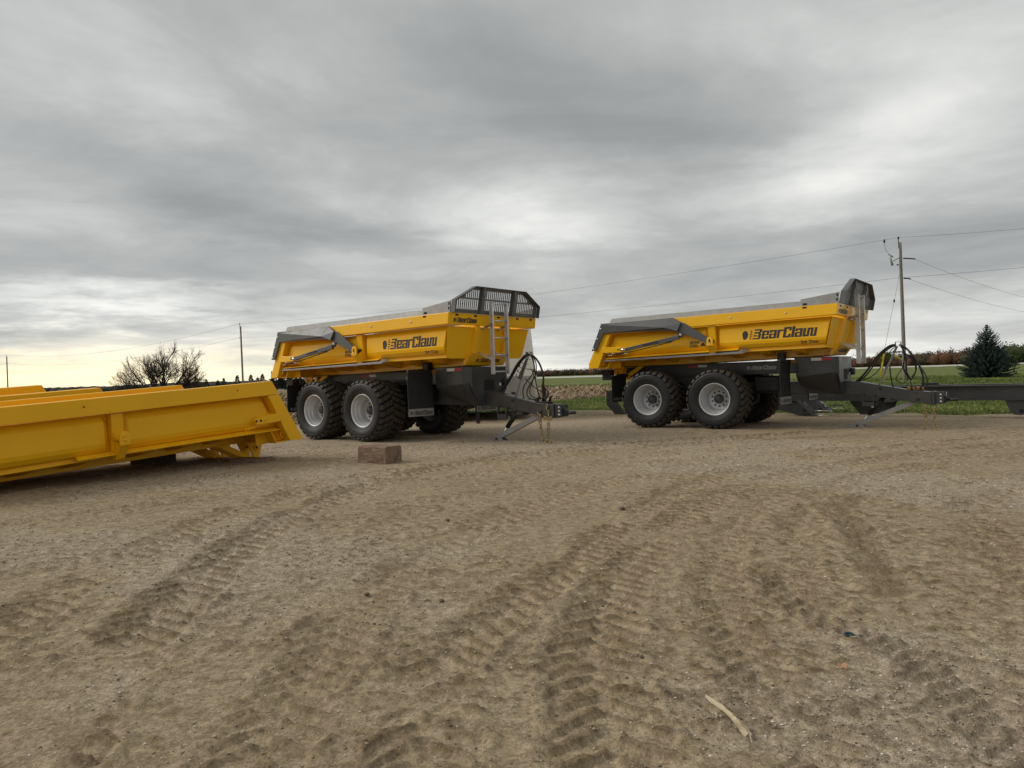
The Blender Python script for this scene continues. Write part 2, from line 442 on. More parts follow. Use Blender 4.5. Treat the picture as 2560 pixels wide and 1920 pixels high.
# ================================================================ the tipping body (shared by trailers and spare bodies)
SL = .0157
def zs(x): return SL * (x + 1.1)
PROF = [(1.245, 2.262), (1.31, 2.155), (1.31, 1.86), (1.295, 1.80), (1.25, 1.735), (1.17, 1.69), (1.00, 1.665), (.50, 1.64)]
def x_in(z): return -.90 - (2.267 - z) * .445          # inner edge of the sloping rear post
def x_out(z): return -1.005 - (2.505 - z) * .505       # outer edge of it
def x_front(z): return 4.154 - (2.33 - z) * .248
def body_builder(parent, YM, spare):
    """adds all parts of the tipping body under parent"""
    for s in (1, -1):
        mir = s < 0
        # pressed side panels fore and aft of the middle post
        for xa, xb in (('in', 1.53), (1.70, 'front')):
            secs = []
            def sec(xf, pin):
                out = []
                for y, z in PROF:
                    x = xf(z); yy = min(y, 1.235) if pin and z > 1.7 else y
                    out.append((x, yy, z + zs(x)))
                # inner return
                xx = xf(1.64); out.append((xx, .50, 1.62 + zs(xx)))
                xx = xf(1.70); out.append((xx, 1.19, 1.66 + zs(xx)))
                xx = xf(2.262); out.append((xx, 1.19, 2.262 + zs(xx)))
                return out
            if xa == 'in':
                fs_ = [(lambda z: x_in(z), True), (lambda z: x_in(z) + .09, False), (lambda z: 1.44, False), (lambda z: 1.53, True)]
            else:
                fs_ = [(lambda z: 1.70, True), (lambda z: 1.79, False), (lambda z: x_front(z) - .01, False)]
            mb = MB(); mb.loft([sec(f_, p_) for f_, p_ in fs_], True, True)
            mb.build('side_panel', YM, parent, .006, mir)
        # flat rail along the top
        mb = MB()
        x0, x1 = x_out(2.4), 4.29
        mb.hexa([(x_out(2.265), 1.19, 2.265 + zs(-1)), (x_out(2.265), 1.43, 2.265 + zs(-1)), (x_out(2.503), 1.43, 2.503), (x_out(2.503), 1.19, 2.503)],
                [(4.262, 1.19, 2.283 + zs(4.26)), (4.262, 1.43, 2.283 + zs(4.26)), (4.292, 1.43, 2.505 + zs(4.29)), (4.292, 1.19, 2.505 + zs(4.29))])
        mb.build('top_rail', YM, parent, .008, mir)
        # sloping rear post: strip in the rail's plane down to the tail
        pts = [(x_out(2.262), 2.262), (x_in(2.262), 2.262), (x_in(1.455), 1.455), (x_out(1.445), 1.445)]
        mb = MB().prism(pts, lambda a, b: (a, 1.428, b + zs(a)), lambda a, b: (a, 1.33, b + zs(a)))
        mb.prism([(x_in(z) - .0, z) for z in (2.26, 1.46)] + [(x_in(1.46) - .02, 1.46), (x_in(2.26) - .02, 2.26)], lambda a, b: (a, 1.33, b + zs(a)), lambda a, b: (a, 1.2, b + zs(a)))
        mb.build('rear_post', YM, parent, .006, mir)
        # middle post with its pivot boss
        mb = MB()
        mb.hexa([(1.53, 1.2, 1.66), (1.53, 1.30, 1.66), (1.53, 1.375, 2.302), (1.53, 1.2, 2.302)], [(1.70, 1.2, 1.66), (1.70, 1.30, 1.66), (1.70, 1.375, 2.306), (1.70, 1.2, 2.306)])
        mb.build('middle_post', YM, parent, .006, mir)
        mb = MB()
        cap = [(1.555, 1.86), (1.700, 1.86), (1.700, 1.985)] + [(1.6275 + .0725 * math.cos(t), 1.985 + .0725 * math.sin(t)) for t in [math.pi * k / 8 for k in range(1, 8)]] + [(1.555, 1.985)]
        mb.prism(cap, lambda a, b: (a, 1.535, b), lambda a, b: (a, 1.50, b))
        mb.hexa([(1.562, 1.32, 1.66), (1.562, 1.345, 1.655), (1.562, 1.50, 1.86), (1.562, 1.32, 1.98)], [(1.693, 1.32, 1.66), (1.693, 1.345, 1.655), (1.693, 1.50, 1.86), (1.693, 1.32, 1.98)])
        mb.hexa([(1.562, 1.32, 1.86), (1.562, 1.50, 1.86), (1.562, 1.50, 1.97), (1.562, 1.32, 1.97)], [(1.60, 1.32, 1.86), (1.60, 1.50, 1.86), (1.60, 1.50, 1.97), (1.60, 1.32, 1.97)])
        mb.build('pivot_boss', YM, parent, .004, mir)
        if not spare:
            slot = [(1.6275 + .021 * math.cos(t), 1.985 + .021 * math.sin(t)) for t in [math.pi * k / 6 for k in range(7)]] + [(1.6275 + .021 * math.cos(t), 1.925 + .021 * math.sin(t)) for t in [math.pi + math.pi * k / 6 for k in range(7)]]
            MB().prism(slot, lambda a, b: (a, 1.538, b), lambda a, b: (a, 1.52, b)).build('pivot_slot', DARKHOLE, parent, 0, mir)
            MB().lathe_y([(0, 1.552), (.013, 1.550), (.016, 1.536)], (1.6275, 0, 1.918), 10).build('pivot_bolt', BOLT, parent, 0, mir)
            MB().tube([(1.6275, 1.30, 1.955), (1.6275, 1.50, 1.955)], .045, 14).build('pivot_pin', BLACK, parent, 0, mir)
        else:
            MB().lathe_y([(0, 1.552), (.016, 1.550), (.022, 1.536)], (1.6275, 0, 1.93), 12).build('pivot_bolt', YM, parent, 0, mir)
            MB().lathe_y([(0, 1.541), (.018, 1.541), (.03, 1.543), (.032, 1.536)], (1.6275, 0, 1.995), 14).build('blank_plug', YM, parent, 0, mir)
            MB().tube([(1.66, 1.36, 1.975), (1.66, 1.50, 1.975)], .06, 14).build('pivot_tube', YM, parent, .003, mir)
        # lower bracket near the tail
        mb = MB()
        mb.hexa([(-1.14, 1.25, 1.77), (-1.14, 1.36, 1.80), (-1.14, 1.415, 1.90), (-1.14, 1.25, 1.99)], [(-.50, 1.25, 1.72), (-.50, 1.26, 1.74), (-.50, 1.27, 1.96), (-.50, 1.25, 1.99)])
        pl = [(-1.15, 1.815), (-.64, 1.815)] + [(-.64 + .055 * math.cos(t), 1.875 + .06 * math.sin(t)) for t in [-math.pi / 2 + math.pi * k / 6 for k in range(1, 6)]] + [(-.64, 1.93), (-1.08, 1.955), (-1.15, 1.91)]
        mb.prism(pl, lambda a, b: (a, 1.44, b), lambda a, b: (a, 1.40, b))
        mb.build('cylinder_bracket', YM, parent, .004, mir)
        for k, xx in enumerate((-.70, -.61)):
            MB().lathe_y([(0, 1.4415), (.022, 1.4415)], (xx, 0, 1.875), 10).build('bracket_hole', DARKHOLE, parent, 0, mir)
        if spare: MB().lathe_y([(0, 1.456), (.014, 1.455), (.022, 1.441)], (-.79, 0, 1.878), 10).build('bracket_bolt', YM, parent, 0, mir)
        # ledge under the side
        la, lb = -1.09, 2.18
        mb = MB()
        mb.hexa([(la, 1.22, 1.715), (la, 1.385, 1.672), (la, 1.385, 1.660), (la, 1.22, 1.700)], [(lb + .0, 1.27, 1.785), (lb + .03, 1.375, 1.752), (lb + .03, 1.375, 1.740), (lb, 1.22, 1.770)])
        mb.build('ledge', YM, parent, 0, mir)
        # bolts and holes in the rail
        for xx in ((2.08, 3.26) if not spare else (2.08, -.318, 3.26)):
            zz = 2.402 + zs(xx)
            if spare: MB().lathe_y([(0, 1.4315), (.013, 1.4315)], (xx, 0, zz), 8).build('rail_hole', DARKHOLE, parent, 0, mir)
            else: MB().lathe_y([(0, 1.448), (.015, 1.445), (.020, 1.431)], (xx, 0, zz), 10).build('rail_bolt', BOLT, parent, 0, mir)
        # rear hollow end beam
        mb = MB()
        for (z0, z1, xs_) in ((1.44, 1.462, None), (1.655, 1.675, None)):
            mb.hexa([(x_in(z0) + .0, .95, z0), (x_in(z0), 1.33, z0), (x_in(z1), 1.33, z1), (x_in(z1), .95, z1)], [(x_in(z0) + .22, .95, z0), (x_in(z0) + .22, 1.33, z0), (x_in(z1) + .22, 1.33, z1), (x_in(z1) + .22, .95, z1)])
        mb.hexa([(x_in(1.462) + .20, .95, 1.462), (x_in(1.462) + .20, 1.33, 1.462), (x_in(1.655) + .20, 1.33, 1.655), (x_in(1.655) + .20, .95, 1.655)],
                [(x_in(1.462) + .22, .95, 1.462), (x_in(1.462) + .22, 1.33, 1.462), (x_in(1.655) + .22, 1.33, 1.655), (x_in(1.655) + .22, .95, 1.655)])
        mb.box(-1.42, -.80, 1.10, 1.115, 1.44, 1.90)
        mb.build('end_pocket', YM, parent, .003, mir)
        MB().tube(smooth_path([(-1.19, 1.335, 1.60), (-1.14, 1.36, 1.61), (-1.12, 1.37, 1.56), (-1.15, 1.37, 1.52), (-1.20, 1.335, 1.50)], 4), .008, 6).build('tarp_hook', YM, parent, 0, mir)
        # long runner under the floor
        mb = MB()
        mb.hexa([(-1.05, .40, 1.445), (-1.05, .52, 1.445), (-1.05, .52, 1.635), (-1.05, .40, 1.635)], [(3.93, .40, 1.485 + zs(3.93)), (3.93, .52, 1.485 + zs(3.93)), (3.93, .52, 1.625 + zs(3.93)), (3.93, .40, 1.625 + zs(3.93))])
        mb.build('floor_runner', YM, parent, .004, mir)
        # gussets under the side, between ledge and runner
        for xx in (-.3, .35, 1.0, 1.95, 2.65, 3.35):
            mb = MB(); z0 = zs(xx)
            mb.prism([(.521, 1.655 + z0), (1.08, 1.672 + z0), (.95, 1.60 + z0), (.75, 1.56 + z0), (.521, 1.52 + z0)], lambda a, b: (xx - .10, a, b), lambda a, b: (xx + .10, a, b))
            mb.build('floor_gusset', YM, parent, .003, mir)
        # hinge lugs
        for yy in (.30, .58):
            mb = MB()
            mb.prism([(-.42, 1.47), (-.60, 1.47), (-1.10, 1.17), (-1.10, 1.13), (-.98, 1.13)], lambda a, b: (a, yy, b), lambda a, b: (a, yy + .025, b))
            mb.prism([(-.98, 1.13), (-1.10, 1.13), (-1.19, 1.13), (-1.19, 1.17), (-.95, 1.17)], lambda a, b: (a, yy - .002, b), lambda a, b: (a, yy + .027, b))
            ring = [(-.98, 1.475), (-1.30, 1.475), (-1.29, 1.36), (-1.20, 1.13), (-1.12, 1.13), (-1.05, 1.30)]
            mb.prism(ring, lambda a, b: (a, yy - .004, b), lambda a, b: (a, yy + .029, b))
            mb.build('hinge_lug', YM, parent, .003, mir)
            MB().lathe_y([(.022, yy + .055), (.05, yy + .055), (.05, yy + .01)], (-1.16, 0, 1.335), 14).build('hinge_eye', YM, parent, 0, mir)
            MB().lathe_y([(0, yy + .05), (.023, yy + .05)], (-1.16, 0, 1.335), 12).build('hinge_hole', DARKHOLE, parent, 0, mir)
    # floor and cross pieces
    mb = MB()
    mb.hexa([(-1.32, -1.2, 1.655), (-1.32, 1.2, 1.655), (-1.32, 1.2, 1.675), (-1.32, -1.2, 1.675)], [(4.0, -1.2, 1.72), (4.0, 1.2, 1.72), (4.0, 1.2, 1.745), (4.0, -1.2, 1.745)])
    mb.build('floor', YM, parent)
    for xx in (-.9, 0.0, .7, 1.4, 2.1, 2.8, 3.5):
        MB().box(xx, xx + .09, -.40, .40, 1.50 + zs(xx), 1.62 + zs(xx)).build('cross_member', YM, parent, .004)
    MB().hexa([(x_in(1.44), -1.0, 1.44), (x_in(1.44), 1.0, 1.44), (x_in(1.65), 1.0, 1.65), (x_in(1.65), -1.0, 1.65)], [(x_in(1.44) + .22, -1.0, 1.44), (x_in(1.44) + .22, 1.0, 1.44), (x_in(1.65) + .22, 1.0, 1.65), (x_in(1.65) + .22, -1.0, 1.65)]).build('rear_beam', YM, parent, .004)
    # front wall
    pl = [(-1.31, 2.335), (-1.235, 1.80), (-1.20, 1.725), (-1.13, 1.705), (1.13, 1.705), (1.20, 1.725), (1.235, 1.80), (1.31, 2.335)]
    MB().prism(pl, lambda a, b: (x_front(b) + .012, a, b), lambda a, b: (x_front(b) - .010, a, b)).build('front_plate', YM, parent, .004)
    MB().hexa([(4.18, -1.428, 2.364), (4.262, -1.428, 2.364), (4.293, -1.428, 2.588), (4.21, -1.428, 2.588)], [(4.18, 1.428, 2.364), (4.262, 1.428, 2.364), (4.293, 1.428, 2.588), (4.21, 1.428, 2.588)]).build('front_rail', YM, parent, .01)
    for yy in (-.49, .49):
        xf = x_front
        MB().hexa([(xf(2.36), yy - .06, 2.36), (xf(2.36), yy + .06, 2.36), (xf(1.80), yy + .095, 1.80), (xf(1.80), yy - .095, 1.80)],
                  [(xf(2.36) + .09, yy - .045, 2.36), (xf(2.36) + .09, yy + .045, 2.36), (xf(1.80) + .10, yy + .075, 1.80), (xf(1.80) + .10, yy - .075, 1.80)]).build('front_rib', YM, parent, .005)
    MB().hexa([(3.90, -.64, 1.562), (3.955, -.64, 1.562), (4.128, -.64, 1.785), (4.0, -.64, 1.825)], [(3.90, .64, 1.562), (3.955, .64, 1.562), (4.128, .64, 1.785), (4.0, .64, 1.825)]).build('front_foot', YM, parent, .008)

# ================================================================ one trailer, built along its own x axis
def lathe_wheel(s, parent, x):
    """s = +1: outer face towards -y (the side the photograph shows)"""
    prof = [(.363, 0.0), (.355, -.006), (.338, .008), (.330, .035), (.333, .060), (.315, .085), (.300, .115), (.302, .145), (.285, .165), (.268, .20), (.262, .245), (.250, .262), (.247, .285),
            (.240, .300), (.120, .312), (.0, .312)]
    f = s
    mb = MB()
    mb.lathe_y([(r_, -1.366 * f + y_ * f) for r_, y_ in prof], (x, 0, .67), 48)
    mb.lathe_y([(.335, -1.366 * f + .06 * f), (.335, -1.366 * f + .62 * f), (.363, -1.366 * f + .635 * f), (.33, -1.366 * f + .6 * f)], (x, 0, .67), 40)
    wh = mb.build('wheel', RIM, parent)
    wh['label'] = 'silver deep-dish rim'
    # hub
    h = MB().lathe_y([(0, -1.195 * f), (.060, -1.195 * f), (.072, -1.188 * f), (.078, -1.150 * f), (.098, -1.140 * f), (.104, -1.10 * f), (.104, -1.055 * f)], (x, 0, .67), 28)
    h.build('hub', HUBM, wh)
    for k in range(10):
        a = 2 * math.pi * (k + .5) / 10; cx_, cz_ = x + .168 * math.cos(a), .67 + .168 * math.sin(a)
        MB().lathe_y([(0, -1.085 * f), (.012, -1.085 * f), (.019, -1.078 * f), (.020, -1.055 * f)], (cx_, 0, cz_), 7, False).build('wheel_nut', HUBM, wh)
    # tyre carcass: centre plane y = -1.05
    yc = -1.045 * f
    side = [(.345, .318), (.375, .322), (.40, .345), (.45, .368), (.50, .378), (.55, .375), (.585, .362), (.602, .345), (.612, .31), (.624, .20), (.630, .0)]
    prof = [(r_, yc - y_ * f) for r_, y_ in side] + [(r_, yc + y_ * f) for r_, y_ in side[::-1][1:]]
    mb = MB(); mb.lathe_y(prof, (x, 0, .67), 72)
    # raised ring and flex line on the sidewall
    mb.lathe_y([(.545, yc - .372 * f), (.550, yc - .380 * f), (.558, yc - .380 * f), (.563, yc - .370 * f)], (x, 0, .67), 60)
    mb.lathe_y([(.392, yc - .338 * f), (.398, yc - .350 * f), (.408, yc - .352 * f), (.414, yc - .346 * f)], (x, 0, .67), 60)
    N = 27
    def P(phi, y, r_): return (x + r_ * math.sin(phi), yc + y, .67 + r_ * math.cos(phi))
    def crown(y): return .632 - .024 * (abs(y) / .33) ** 2.2
    for k in range(N):
        for hs in (1, -1):
            base = 2 * math.pi * (k + (.5 if hs < 0 else 0)) / N
            rows = [(.008, .105, .0, .055), (.125, .225, .06, .115), (.245, .345, .13, .165)]
            for bi, (ya, yb, pa, pb) in enumerate(rows):
                wa, wb = (.135, .135)
                half = math.pi / N * .70
                ph_a = base + pa * 1.15 * f; ph_b = base + pb * 1.15 * f
                ytop = (ya + .007, yb - .007)
                def quad(dr, sh_, y0, y1, tp):
                    return [P(ph_a - half * tp, hs * y0, crown(y0) + dr), P(ph_b - half * tp, hs * y1, crown(y1) + dr), P(ph_b + half * tp, hs * y1, crown(y1) + dr), P(ph_a + half * tp, hs * y0, crown(y0) + dr)]
                if bi == 2:   # shoulder block reaches down the side
                    bot = quad(-.004, 0, ya, yb + .018, 1.0); top = quad(.038, 0, ytop[0], ytop[1] - .004, .86)
                    mb.hexa(bot, top)
                    lo = [P(ph_b - half * .9, hs * .350, .588), P(ph_b + half * .9, hs * .350, .588), P(ph_b + half * .9, hs * .330, .60), P(ph_b - half * .9, hs * .330, .60)]
                    hi = [P(ph_b - half * .9, hs * .366, .612), P(ph_b + half * .9, hs * .366, .612), P(ph_b + half * .86, hs * .337, .660), P(ph_b - half * .86, hs * .337, .660)]
                    mb.hexa(lo, hi)
                else:
                    mb.hexa(quad(-.004, 0, ya, yb, 1.0), quad(.038, 0, *ytop, .86))
    ty = mb.build('tyre', TYRE, wh)
    return wh

def build_trailer():
    root = empty('dump_trailer')
    # ------------------------------------------------ tipping body
    bod = MB().box(-1.2, 3.95, -1.16, 1.16, 1.758, 1.762).build('dump_body', YEL, root)
    bod['label'] = 'yellow tipping body'
    body_builder(bod, YEL, False)
    for s in (1, -1):
        mir = s > 0     # built at +y, mirrored to the near (-y) side
        mir = s < 0
        # bare metal side boards on the rail
        mb = MB()
        mb.hexa([(-.955, 1.355, 2.507), (-.955, 1.392, 2.507), (-.875, 1.375, 2.630), (-.875, 1.350, 2.630)], [(3.56, 1.355, 2.578), (3.56, 1.392, 2.578), (3.555, 1.375, 2.690), (3.555, 1.350, 2.690)])
        mb.hexa([(-.875, 1.25, 2.620), (-.875, 1.35, 2.622), (-.875, 1.35, 2.630), (-.875, 1.25, 2.628)], [(3.555, 1.25, 2.680), (3.555, 1.35, 2.682), (3.555, 1.35, 2.690), (3.555, 1.25, 2.688)])
        mb.build('side_board', SILV, bod, .003, mir)
        mb = MB()
        mb.hexa([(3.545, 1.372, 2.579), (3.545, 1.400, 2.579), (3.557, 1.396, 2.724), (3.557, 1.372, 2.724)], [(4.298, 1.372, 2.592), (4.298, 1.400, 2.592), (4.318, 1.396, 2.818), (4.318, 1.372, 2.818)])
        mb.build('front_side_board', SILV, bod, .003, mir)
        for x0, x1, z0, z1, n_ in ((3.60, 3.685, 2.598, 2.640, 'board_slot'), (4.255, 4.285, 2.640, 2.695, 'board_slot'), (4.262, 4.292, 2.735, 2.785, 'board_slot')):
            MB().box(x0, x1, 1.3985, 1.4025, z0, z1).build(n_, DARKHOLE, bod, .001, mir)
        MB().box(3.60, 3.685, 1.428, 1.4325, 2.528, 2.565).build('rail_slot', DARKHOLE, bod, .001, mir)
        # grey tailgate frame
        mb = MB()
        beam = [(-1.125, 2.512), (.742, 2.540), (.945, 2.425), (1.03, 2.395), (1.53, 2.070), (1.60, 2.00), (1.585, 1.94), (1.52, 1.925), (.99, 2.165), (.93, 2.10), (.875, 2.11), (.864, 2.215), (.54, 2.262), (-1.06, 2.286), (-1.285, 1.872), (-1.405, 1.876)]
        beam = beam
        mb.prism(beam, lambda a, b: (a, 1.478, b), lambda a, b: (a, 1.436, b))
        mb.build('tailgate_arm', GREY, bod, .005, mir)
        MB().hexa([(.742, 1.472, 2.532), (.950, 1.478, 2.420), (.866, 1.478, 2.222), (.52, 1.472, 2.300)], [(.742, 1.482, 2.530), (.955, 1.510, 2.412), (.868, 1.545, 2.225), (.54, 1.535, 2.325)]).build('arm_knuckle', GREY, bod, .004, mir)
        MB().hexa([(-1.10, 1.476, 2.50), (-1.06, 1.476, 2.29), (-1.06, 1.43, 2.29), (-1.10, 1.43, 2.50)], [(.742, 1.483, 2.532), (.54, 1.535, 2.325), (.54, 1.43, 2.28), (.742, 1.43, 2.532)]).build('arm_beam', GREY, bod, .004, mir)
        MB().box(-1.15, -.93, 1.36, 1.462, 2.516, 2.528).build('arm_lip', STEEL, bod, .001, mir)
        for xx, zz in ((-1.13, 2.40), (-1.24, 2.16), (-1.345, 1.92)):
            MB().lathe_y([(0, 1.495), (.018, 1.493), (.024, 1.478)], (xx, 0, zz), 8).build('arm_bolt', BOLT, bod, 0, mir)
        MB().lathe_y([(0, 1.520), (.045, 1.518), (.055, 1.50), (.055, 1.478)], (.945, 0, 2.128), 18).build('arm_pin', GREY, bod, 0, mir)
        MB().lathe_y([(0, 1.535), (.016, 1.533), (.022, 1.519)], (.945, 0, 2.132), 10).build('arm_pin_bolt', BOLT, bod, 0, mir)
        # tailgate edge behind the posts
        # lift cylinder guard
        cb = MB().hexa([(-.47, 1.455, 1.83), (-.47, 1.535, 1.83), (-.47, 1.535, 1.905), (-.47, 1.455, 1.905)], [(.90, 1.455, 2.035), (.90, 1.535, 2.035), (.90, 1.535, 2.135), (.90, 1.455, 2.135)]).build('tailgate_cylinder', GREY, bod, .005, mir)
        MB().tube([(-.62, 1.49, 1.875), (-.44, 1.495, 1.868)], .028, 10).build('cylinder_rod', CHROME, bod, 0, mir)
        MB().tube(smooth_path([(-.85, 1.44, 1.76), (-.60, 1.46, 1.80), (-.30, 1.47, 1.82), (.55, 1.48, 1.965), (.80, 1.47, 2.03)], 5), .011, 6).build('cylinder_pipe', BLACK, bod, 0, mir)
        MB().tube(smooth_path([(-.95, 1.40, 1.77), (-.60, 1.44, 1.775), (-.45, 1.46, 1.80)], 4), .014, 6).build('cylinder_pipe', BLACK, bod, 0, mir)
        for cx_, cz_ in ((-.86, 1.765), (-.45, 1.80), (.34, 1.925), (.70, 1.985)):
            MB().tube([(cx_ - .06, 1.49, cz_ - .02), (cx_ + .02, 1.49, cz_ - .02), (cx_ + .03, 1.49, cz_ + .03), (cx_ + .08, 1.49, cz_ + .035)], .010, 6).build('pipe_clip', BOLT, bod, 0, mir)
        # steel step angle along the ledge
        mb = MB()
        mb.hexa([(-1.14, 1.30, 1.684), (-1.145, 1.395, 1.632), (-1.145, 1.395, 1.600), (-1.14, 1.28, 1.672)], [(2.275, 1.275, 1.768), (2.31, 1.388, 1.700), (2.31, 1.388, 1.660), (2.275, 1.25, 1.755)])
        mb.hexa([(2.275, 1.275, 1.768), (2.31, 1.388, 1.700), (2.31, 1.388, 1.660), (2.275, 1.25, 1.755)], [(2.44, 1.262, 1.742), (2.45, 1.270, 1.732), (2.45, 1.270, 1.728), (2.44, 1.255, 1.735)])
        mb.build('steel_step', STEEL, bod, .002, mir)
        # lettering on the flank
        sy = 1.3135 if mir else 1.3135
        ys = -sy if s < 0 else sy
        if s < 0:
            decal('flank_logo', (2.262, ys, 1.952), (1, 0, .0065), (0, 0, 1), 1.60, DECAL, bod)
            text_decal('tonnage_lettering', '24 Ton', .092, (3.515, -1.3115, 1.812), (1, 0, SL), (0, -.12, 1), DECRED, bod, 1.32, 0, .003)
            text_decal('steel_lettering', 'AR400', .085, (1.07, ys, 1.925), (1, 0, SL), (0, 0, 1), DECAL, bod, .98, 0, .002)
            text_decal('steel_lettering', 'STEEL', .085, (1.07, ys, 1.848), (1, 0, SL), (0, 0, 1), DECAL, bod, .98, 0, .002)
            bear = [(0, .05), (.25, .28), (.45, .42), (.62, .40), (.8, .30), (1.0, .0), (.86, .06), (.80, .0), (.62, .10), (.5, .0), (.44, .12), (.22, .02)]
            decal('bear_mark', (1.315, ys, 1.86), (1, 0, 0), (0, 0, 1), .13, DECAL, bod, [[(a, b * 1.5) for a, b in bear]])
            decal('cylinder_logo', (.015, -1.5375, 1.925), (1, 0, .15), (0, 0, 1), .385, DECAL if False else BLACK, bod)
        else:
            decal('flank_logo', (3.86, ys, 1.965), (-1, 0, -.0065), (0, 0, 1), 1.60, DECAL, bod)
            text_decal('tonnage_lettering', '24 Ton', .092, (2.6, 1.3115, 1.80), (-1, 0, -SL), (0, .12, 1), DECRED, bod, 1.32, 0, .003)
    # tailgate
    mb = MB()
    def xo(z): return x_out(z) - .006
    mb.hexa([(xo(2.45), -1.36, 2.45), (xo(2.45) - .075, -1.36, 2.45), (xo(1.55) - .075, -1.36, 1.552), (xo(1.43), -1.36, 1.437)], [(xo(2.45), 1.36, 2.45), (xo(2.45) - .075, 1.36, 2.45), (xo(1.55) - .075, 1.36, 1.552), (xo(1.43), 1.36, 1.437)])
    mb.build('tailgate', YEL, bod, .005)
    # front lettering
    decal('front_logo', (4.279, -1.29, 2.405), (0, 1, 0), (.12, 0, 1), .71, DECRED if False else DECAL, bod)
    xf = lambda z: 3.955 + (z - 1.562) * .776 + .003
    decal('front_logo', (xf(1.625), -.37, 1.625), (0, 1, 0), (.776, 0, 1), .80, DECAL, bod)
    # small slots in the front rail
    for yy in (-1.19, -.63, .10, .75, 1.24):
        MB().hexa([(4.286, yy - .042, 2.530), (4.290, yy - .042, 2.530), (4.295, yy - .042, 2.565), (4.289, yy - .042, 2.565)], [(4.286, yy + .042, 2.530), (4.290, yy + .042, 2.530), (4.295, yy + .042, 2.565), (4.289, yy + .042, 2.565)]).build('rail_slot', DARKHOLE, bod)
    # ------------------------------------------------ slotted headboard
    def hx(z): return 4.302 + .19 * (z - 2.58)
    def edge(y): return 3.105 if abs(y) < .82 else 3.105 - (abs(y) - .82) * .275 / .55
    cols = []; y = -1.37
    slots = []
    for a, b in ((-1.255, -.60), (-.43, .43), (.60, 1.255)):
        n_ = int((b - a) / .058)
        for k in range(n_): slots.append(a + (k + .5) * (b - a) / n_)
    wslot = .032
    brk = sorted([-1.37, 1.37, -.82, .82] + [q for s_ in slots for q in (s_ - wslot / 2, s_ + wslot / 2)])
    mb = MB(); th = .010
    def strip(ya, yb, za, zb0, zb1):
        if min(zb0, zb1) - za < .004: return
        mb.hexa([(hx(za), ya, za), (hx(za), yb, za), (hx(zb1), yb, zb1), (hx(zb0), ya, zb0)], [(hx(za) + th, ya, za), (hx(za) + th, yb, za), (hx(zb1) + th, yb, zb1), (hx(zb0) + th, ya, zb0)])
    for ya, yb in zip(brk, brk[1:]):
        if yb - ya < 1e-5: continue
        mid = (ya + yb) / 2; is_slot = any(abs(mid - s_) < wslot / 2 for s_ in slots)
        ea, eb = edge(ya), edge(yb)
        if not is_slot: strip(ya, yb, 2.586, ea, eb)
        else:
            strip(ya, yb, 2.586, 2.665, 2.665)
            t1 = min(2.865, min(ea, eb) - .06)
            top = min(3.055, min(ea, eb) - .05)
            if top > 2.96: strip(ya, yb, t1, 2.895, 2.895); strip(ya, yb, top, ea, eb)
            else: strip(ya, yb, t1, ea, eb)
    hb = mb.build('headboard', MESHM, bod)
    mb = MB()
    outl = [(-1.385, 2.586), (-1.385, 2.828), (-.825, 3.112), (.825, 3.112), (1.385, 2.828), (1.385, 2.586)]
    for (ya, za), (yb, zb) in zip(outl, outl[1:]):
        mb.bar((hx(za) + .05, ya, za), (hx(zb) + .05, yb, zb), .105, .010, up=(0, -(zb - za), (yb - ya)))
    mb.build('headboard_flange', MESHM, bod, .002)
    for yy in (-.515, .515):
        p = MB().hexa([(hx(2.6) + .012, yy - .055, 2.60), (hx(2.6) + .012, yy + .055, 2.60), (hx(2.6) + .070, yy + .045, 2.60), (hx(2.6) + .070, yy - .045, 2.60)],
                      [(hx(3.09) + .012, yy - .055, 3.095), (hx(3.09) + .012, yy + .055, 3.095), (hx(3.09) + .070, yy + .045, 3.095), (hx(3.09) + .070, yy - .045, 3.095)]).build('headboard_post', MESHM, bod, .003)
        MB().box(hx(3.0) + .072, hx(3.0) + .085, yy - .045, yy + .045, 2.93, 3.03).build('lifting_lug', MESHM, bod, .004)
    # ------------------------------------------------ ladder
    lad = MB()
    for yy in (-.262, .222):
        lad.box(4.37, 4.455, yy - .006, yy + .006, 1.37, 2.85)
        lad.box(4.37, 4.382, yy - .030, yy + .006, 1.37, 2.85)
        lad.box(4.443, 4.455, yy - .030, yy + .006, 1.37, 2.85)
    ld = lad.build('ladder', ALU, bod, .001)
    for k in range(5):
        zz = 2.81 - .347 * k
        MB().tube([(4.412, -.265, zz), (4.412, .225, zz)], .014, 10).build('rung', ALU, ld) if False else MB().tube([(4.412, -.265, zz), (4.412, .225, zz)], .014, 10).build('ladder_rung', ALU, bod)
    for yy in (-.285, .235):
        MB().bar((4.17, yy, 2.31), (4.42, yy, 2.385), .010, .055).build('ladder_bracket', STEEL, bod, .001)
        MB().bar((4.02, yy, 1.835), (4.43, yy, 1.665), .010, .055).build('ladder_bracket', ALU, bod, .001)
    # ------------------------------------------------ chassis
    ch = MB()
    for yy in (-.47, .47):
        o_ = 1 if yy > 0 else -1
        ch.box(-1.0, 3.27, min(yy, yy - o_ * .02), max(yy, yy - o_ * .02), 1.215, 1.462)
        ch.box(-1.0, 3.27, yy - .085, yy + .085, 1.462, 1.482)
        ch.box(-1.0, 3.27, yy - .085, yy + .085, 1.195, 1.215)
    cf = ch.build('chassis', DGREY, root, .003)
    for xx in (-.95, .1, 1.0, 2.1, 3.0):
        MB().box(xx, xx + .10, -.448, .448, 1.24, 1.40).build('chassis_crossbeam', DGREY, cf, .003)
    if True:
        decal('chassis_logo', (2.075, -.5585 + .0, 1.300), (1, 0, 0), (0, 0, 1), .67, DECSIL, cf) if False else decal('chassis_logo', (2.075, -.4735, 1.300), (1, 0, 0), (0, 0, 1), .67, DECSIL, cf)
